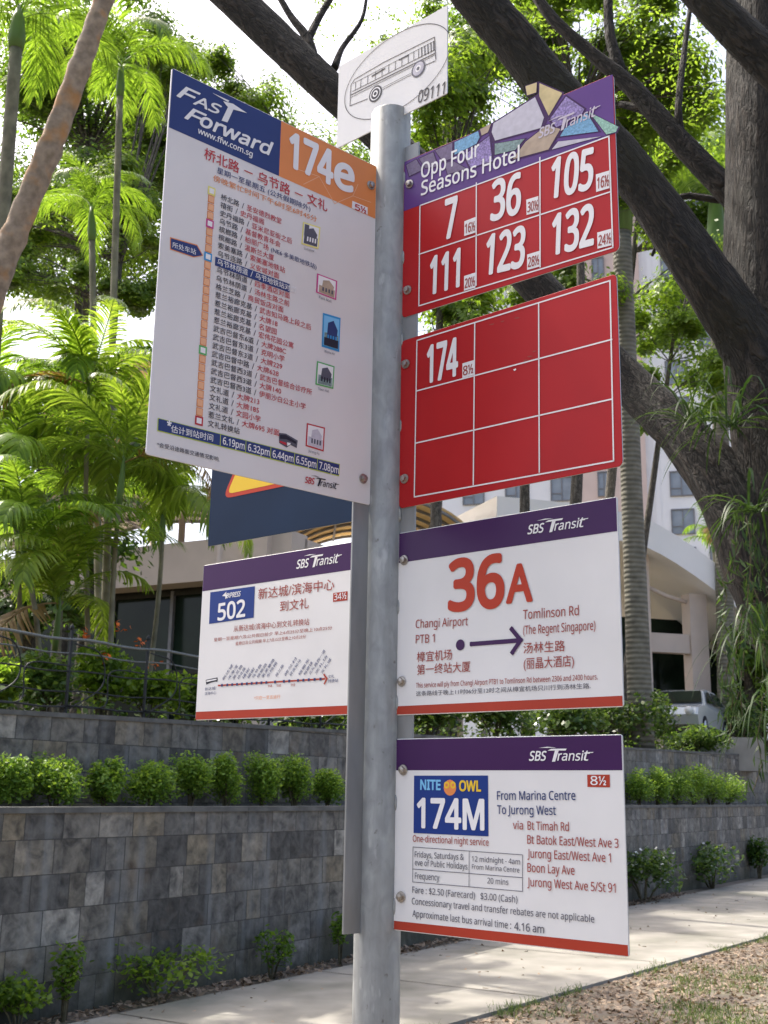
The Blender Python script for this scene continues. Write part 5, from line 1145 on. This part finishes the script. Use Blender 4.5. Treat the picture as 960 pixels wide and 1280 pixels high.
for i in range(k):
    x0, x1 = -5.0+11.0*i/k, -5.0+11.0*(i+1)/k; hi = 1.05
    A_ = lambda x, y, e: (x, y, rz_(x)+e+(.35 if y > 0 else 0))
    rq.quad(A_(x0, -.6, hi), A_(x1, -.6, hi), A_(x1, 7, hi), A_(x0, 7, hi)); rq.quad(A_(x0, 7, .12), A_(x1, 7, .12), A_(x1, -.6, .12), A_(x0, -.6, .12))
    rq.quad(A_(x0, -.6, .12), A_(x1, -.6, .12), A_(x1, -.6, hi), A_(x0, -.6, hi))
rq.build('roof', M['bwhite'], pv)
# white apartment block
D = 90.0; A0 = W(560, 640, D); ab = empty('apartment_block', (A0.x, D, 0), 'tall white apartment block with grey framed windows seen below the limbs', 'building', rz=R(-14))
q = Quads(); q.box((-1, 0, 0), (30, 14, 52)); q.build('wall', M['bwhite'], ab)
q = Quads(); q.box((10.6, -.9, 0), (14.2, -.003, 52.5)); q.build('bay', M['pinkr'], ab)
q = Quads(); q.box((14.21, -.45, 0), (15.6, -.003, 52.2)); q.build('bay', M['pinkr'], ab)
q = Quads(); q.box((16.2, -.06, 0), (16.6, -.003, 52)); q.build('bay', M['bwhite'], ab)
def window_mesh(w_, h_):
    fq = Quads(); e = .10
    for lo, hi in (((0, -.12, 0), (w_, 0, e)), ((0, -.12, h_-e), (w_, 0, h_)), ((0, -.12, e), (e, 0, h_-e)), ((w_-e, -.12, e), (w_, 0, h_-e)), ((w_/2-.04, -.10, e), (w_/2+.04, -.01, h_-e)), ((e, -.10, h_*.3), (w_/2-.04, -.01, h_*.3+.07))): fq.box(lo, hi)
    pq = Quads(); pq.quad((e, -.04, e), (w_-e, -.04, e), (w_-e, -.04, h_-e), (e, -.04, h_-e))
    f1 = np_mesh('window', fq.v, fq.f); f1.materials.append(M['frame']); p1 = np_mesh('pane', pq.v, pq.f); p1.materials.append(M['pane']); return f1, p1
w1 = window_mesh(1.75, 2.0); w2 = window_mesh(1.0, 2.0)
for r_ in range(13):
    z = 15.2+r_*3.0+.0
    for x, (fm, pm), y in ((17.3, w1, -.004), (20.0, w1, -.004), (23.6, w1, -.004), (26.5, w1, -.004), (11.9, w2, -.904), (8.2, w1, -.004), (4.6, w1, -.004), (1.2, w1, -.004)):
        if z < 30 or x > 11:
            o = link('window', fm, None, ab); o.location = (x, y, z); p = link('pane', pm, None, o)
# silver car on the drive
def car(loc, rz):
    t = empty('parked_car', loc, 'silver car parked behind the hedge in front of the pavilion', 'car', rz=rz)
    M['silver'] = mat('silver_paint', (.55, .58, .60), .22, .03, 4, metal=.5); M['tyre'] = mat('tyre_rubber', (.02, .02, .02), .9); M['lamp'] = mat('lamp_glass', (.7, .7, .7), .1)
    prof = [(-2.15, .35), (-2.2, .62), (-2.1, .82), (-1.2, .95), (-.55, 1.40), (.1, 1.48), (1.0, 1.45), (1.75, 1.02), (2.15, .95), (2.2, .6), (2.15, .35)]
    bm = bmesh.new(); rows = []
    for fy in (-1, -.92, .92, 1):
        row = []
        for x, z in prof:
            hw = .86 if z < 1.0 else .86-.22*(z-1.0)/.48; inset = .06 if abs(fy) == 1 else 0
            row.append(bm.verts.new((x*(1-.02*abs(fy)), fy*hw, z-(.02 if abs(fy) == 1 else 0))))
        rows.append(row)
    for a, b2 in zip(rows, rows[1:]):
        for i in range(len(prof)-1): bm.faces.new((a[i], a[i+1], b2[i+1], b2[i]))
        bm.faces.new((a[-1], a[0], b2[0], b2[-1]))
    bm.faces.new(rows[0][::-1]); bm.faces.new(rows[-1]); bmesh.ops.recalc_face_normals(bm, faces=bm.faces)
    me = bpy.data.meshes.new('body'); bm.to_mesh(me); bm.free(); link('body', me, M['silver'], t)
    for part, x0, z0, x1, z1 in (('windscreen', -1.14, 1.0, -.60, 1.37), ('rear_window', 1.08, 1.41, 1.66, 1.09)):
        sx = -1 if x0 < 0 else 1; q = Quads(); w0, w1_ = .76, .62
        q.quad((x0+sx*.03, -w0 if sx < 0 else -w1_, z0+.02), (x0+sx*.03, w0 if sx < 0 else w1_, z0+.02), (x1+sx*.03, w1_ if sx < 0 else w0, z1+.02), (x1+sx*.03, -w1_ if sx < 0 else -w0, z1+.02)); q.build(part, M['glass'], t)
    for sy in (-1, 1):
        for xs in ((-.95, -.1, -.45), (.0, 1.35, .95)):
            q = Quads(); q.quad((xs[0], sy*.865, 1.02), (xs[1], sy*.865, 1.02), ((xs[1]-.02 if xs[0] < 0 else xs[2]), sy*.735, 1.36), ((xs[2] if xs[0] < 0 else xs[0]+.02), sy*.735, 1.36)); q.build('side_window', M['glass'], t)
        q = Quads(); q.tube([(-2.2, sy*.62, .72), (-2.12, sy*.62, .72)], .12, 12); q.build('headlight', M['lamp'], t)
        for x in (-1.35, 1.3):
            q = Quads(); q.tube([(x, sy*.70, .31), (x, sy*.88, .31)], .31, 20); wq = q.build('wheel', M['tyre'], t); q = Quads(); q.tube([(x, sy*.86, .31), (x, sy*.89, .31)], .19, 16); q.build('rim', M['silver'], wq)
    return t
cp = W(862, 860, 34); gz_ = cp.z-1.48
car((cp.x, cp.y+.6, gz_), R(62))
g = Quads(); g.box((cp.x-1.3, cp.y-1.9, gz_-.9), (cp.x+1.5, cp.y+4, gz_-.005)); structure(g.build('driveway', M['concrete']))

# ------------------------------------------------------------------ leaf litter and grass
M['litter'] = leaf_mat('dry_leaf', (.08, .055, .038), (.34, .26, .19), .15, .7, (1, .9, .7))
pts = []
for _ in range(13000):
    a = rng.uniform(0, 18); o = abs(rng.normal())*1.6+.03; p = pe0-ped*4+ped*a+Vector((ped.y, -ped.x, 0))*o; pts.append((p.x, p.y, .012))
for _ in range(2600):
    t = rng.uniform(-3, 16); p = wp(t, -.08-abs(rng.normal())*.17, .02); pts.append((p.x, p.y, .02+rng.uniform(0, .03)))
for _ in range(160):
    t = rng.uniform(-3, 20); p = wp(t, -.45-rng.random()*2.3, .036); pts.append(tuple(p))
v, f = leaf_cloud(np.array(pts), .07, .04, 2.0, 6, .12, 0); o = link('fallen_leaves', np_mesh('fallen_leaves', v, f), M['litter']); tag(o, 'dry brown fallen leaves on the verge and along the wall foot', 'leaves', kind='stuff')
M['grassm'] = leaf_mat('grass_blade', (.045, .085, .02), (.13, .19, .06), .3, .6)
v = []; f = []
for _ in range(420):
    a = rng.uniform(1, 17); o = rng.uniform(.12, 3.2); c = pe0-ped*4+ped*a+Vector((ped.y, -ped.x, 0))*o
    if math.sin(c.x*2.1+1)+math.sin(c.y*1.7+c.x)+rng.normal()*.6 < .25: continue
    for _ in range(55):
        x, y = c.x+rng.normal()*.13, c.y+rng.normal()*.13; h = rng.uniform(.03, .085); an = rng.uniform(0, 6.28); dx, dy = .004*math.cos(an), .004*math.sin(an); lx, ly = rng.normal()*.03, rng.normal()*.03
        i0 = len(v); v += [(x-dx, y-dy, 0), (x+dx, y+dy, 0), (x+lx+dx*.3, y+ly+dy*.3, h), (x+lx-dx*.3, y+ly-dy*.3, h)]; f.append((i0, i0+1, i0+2, i0+3))
for _ in range(130):
    a = rng.uniform(1, 17)
    if math.sin(a*2.7)+math.sin(a*1.13+2)+rng.normal()*.5 < -.1: continue
    c = pe0-ped*4+ped*a+Vector((ped.y, -ped.x, 0))*rng.uniform(-.02, .10)
    for _ in range(26):
        x, y = c.x+rng.normal()*.045, c.y+rng.normal()*.06; h = rng.uniform(.03, .085); an = rng.uniform(0, 6.28); dx, dy = .004*math.cos(an), .004*math.sin(an); lx, ly = rng.normal()*.035, rng.normal()*.035
        i0 = len(v); v += [(x-dx, y-dy, 0), (x+dx, y+dy, 0), (x+lx+dx*.3, y+ly+dy*.3, h), (x+lx-dx*.3, y+ly-dy*.3, h)]; f.append((i0, i0+1, i0+2, i0+3))
o = link('grass', np_mesh('grass', v, f), M['grassm']); tag(o, 'thin patchy grass on the dirt verge', 'grass', kind='stuff')
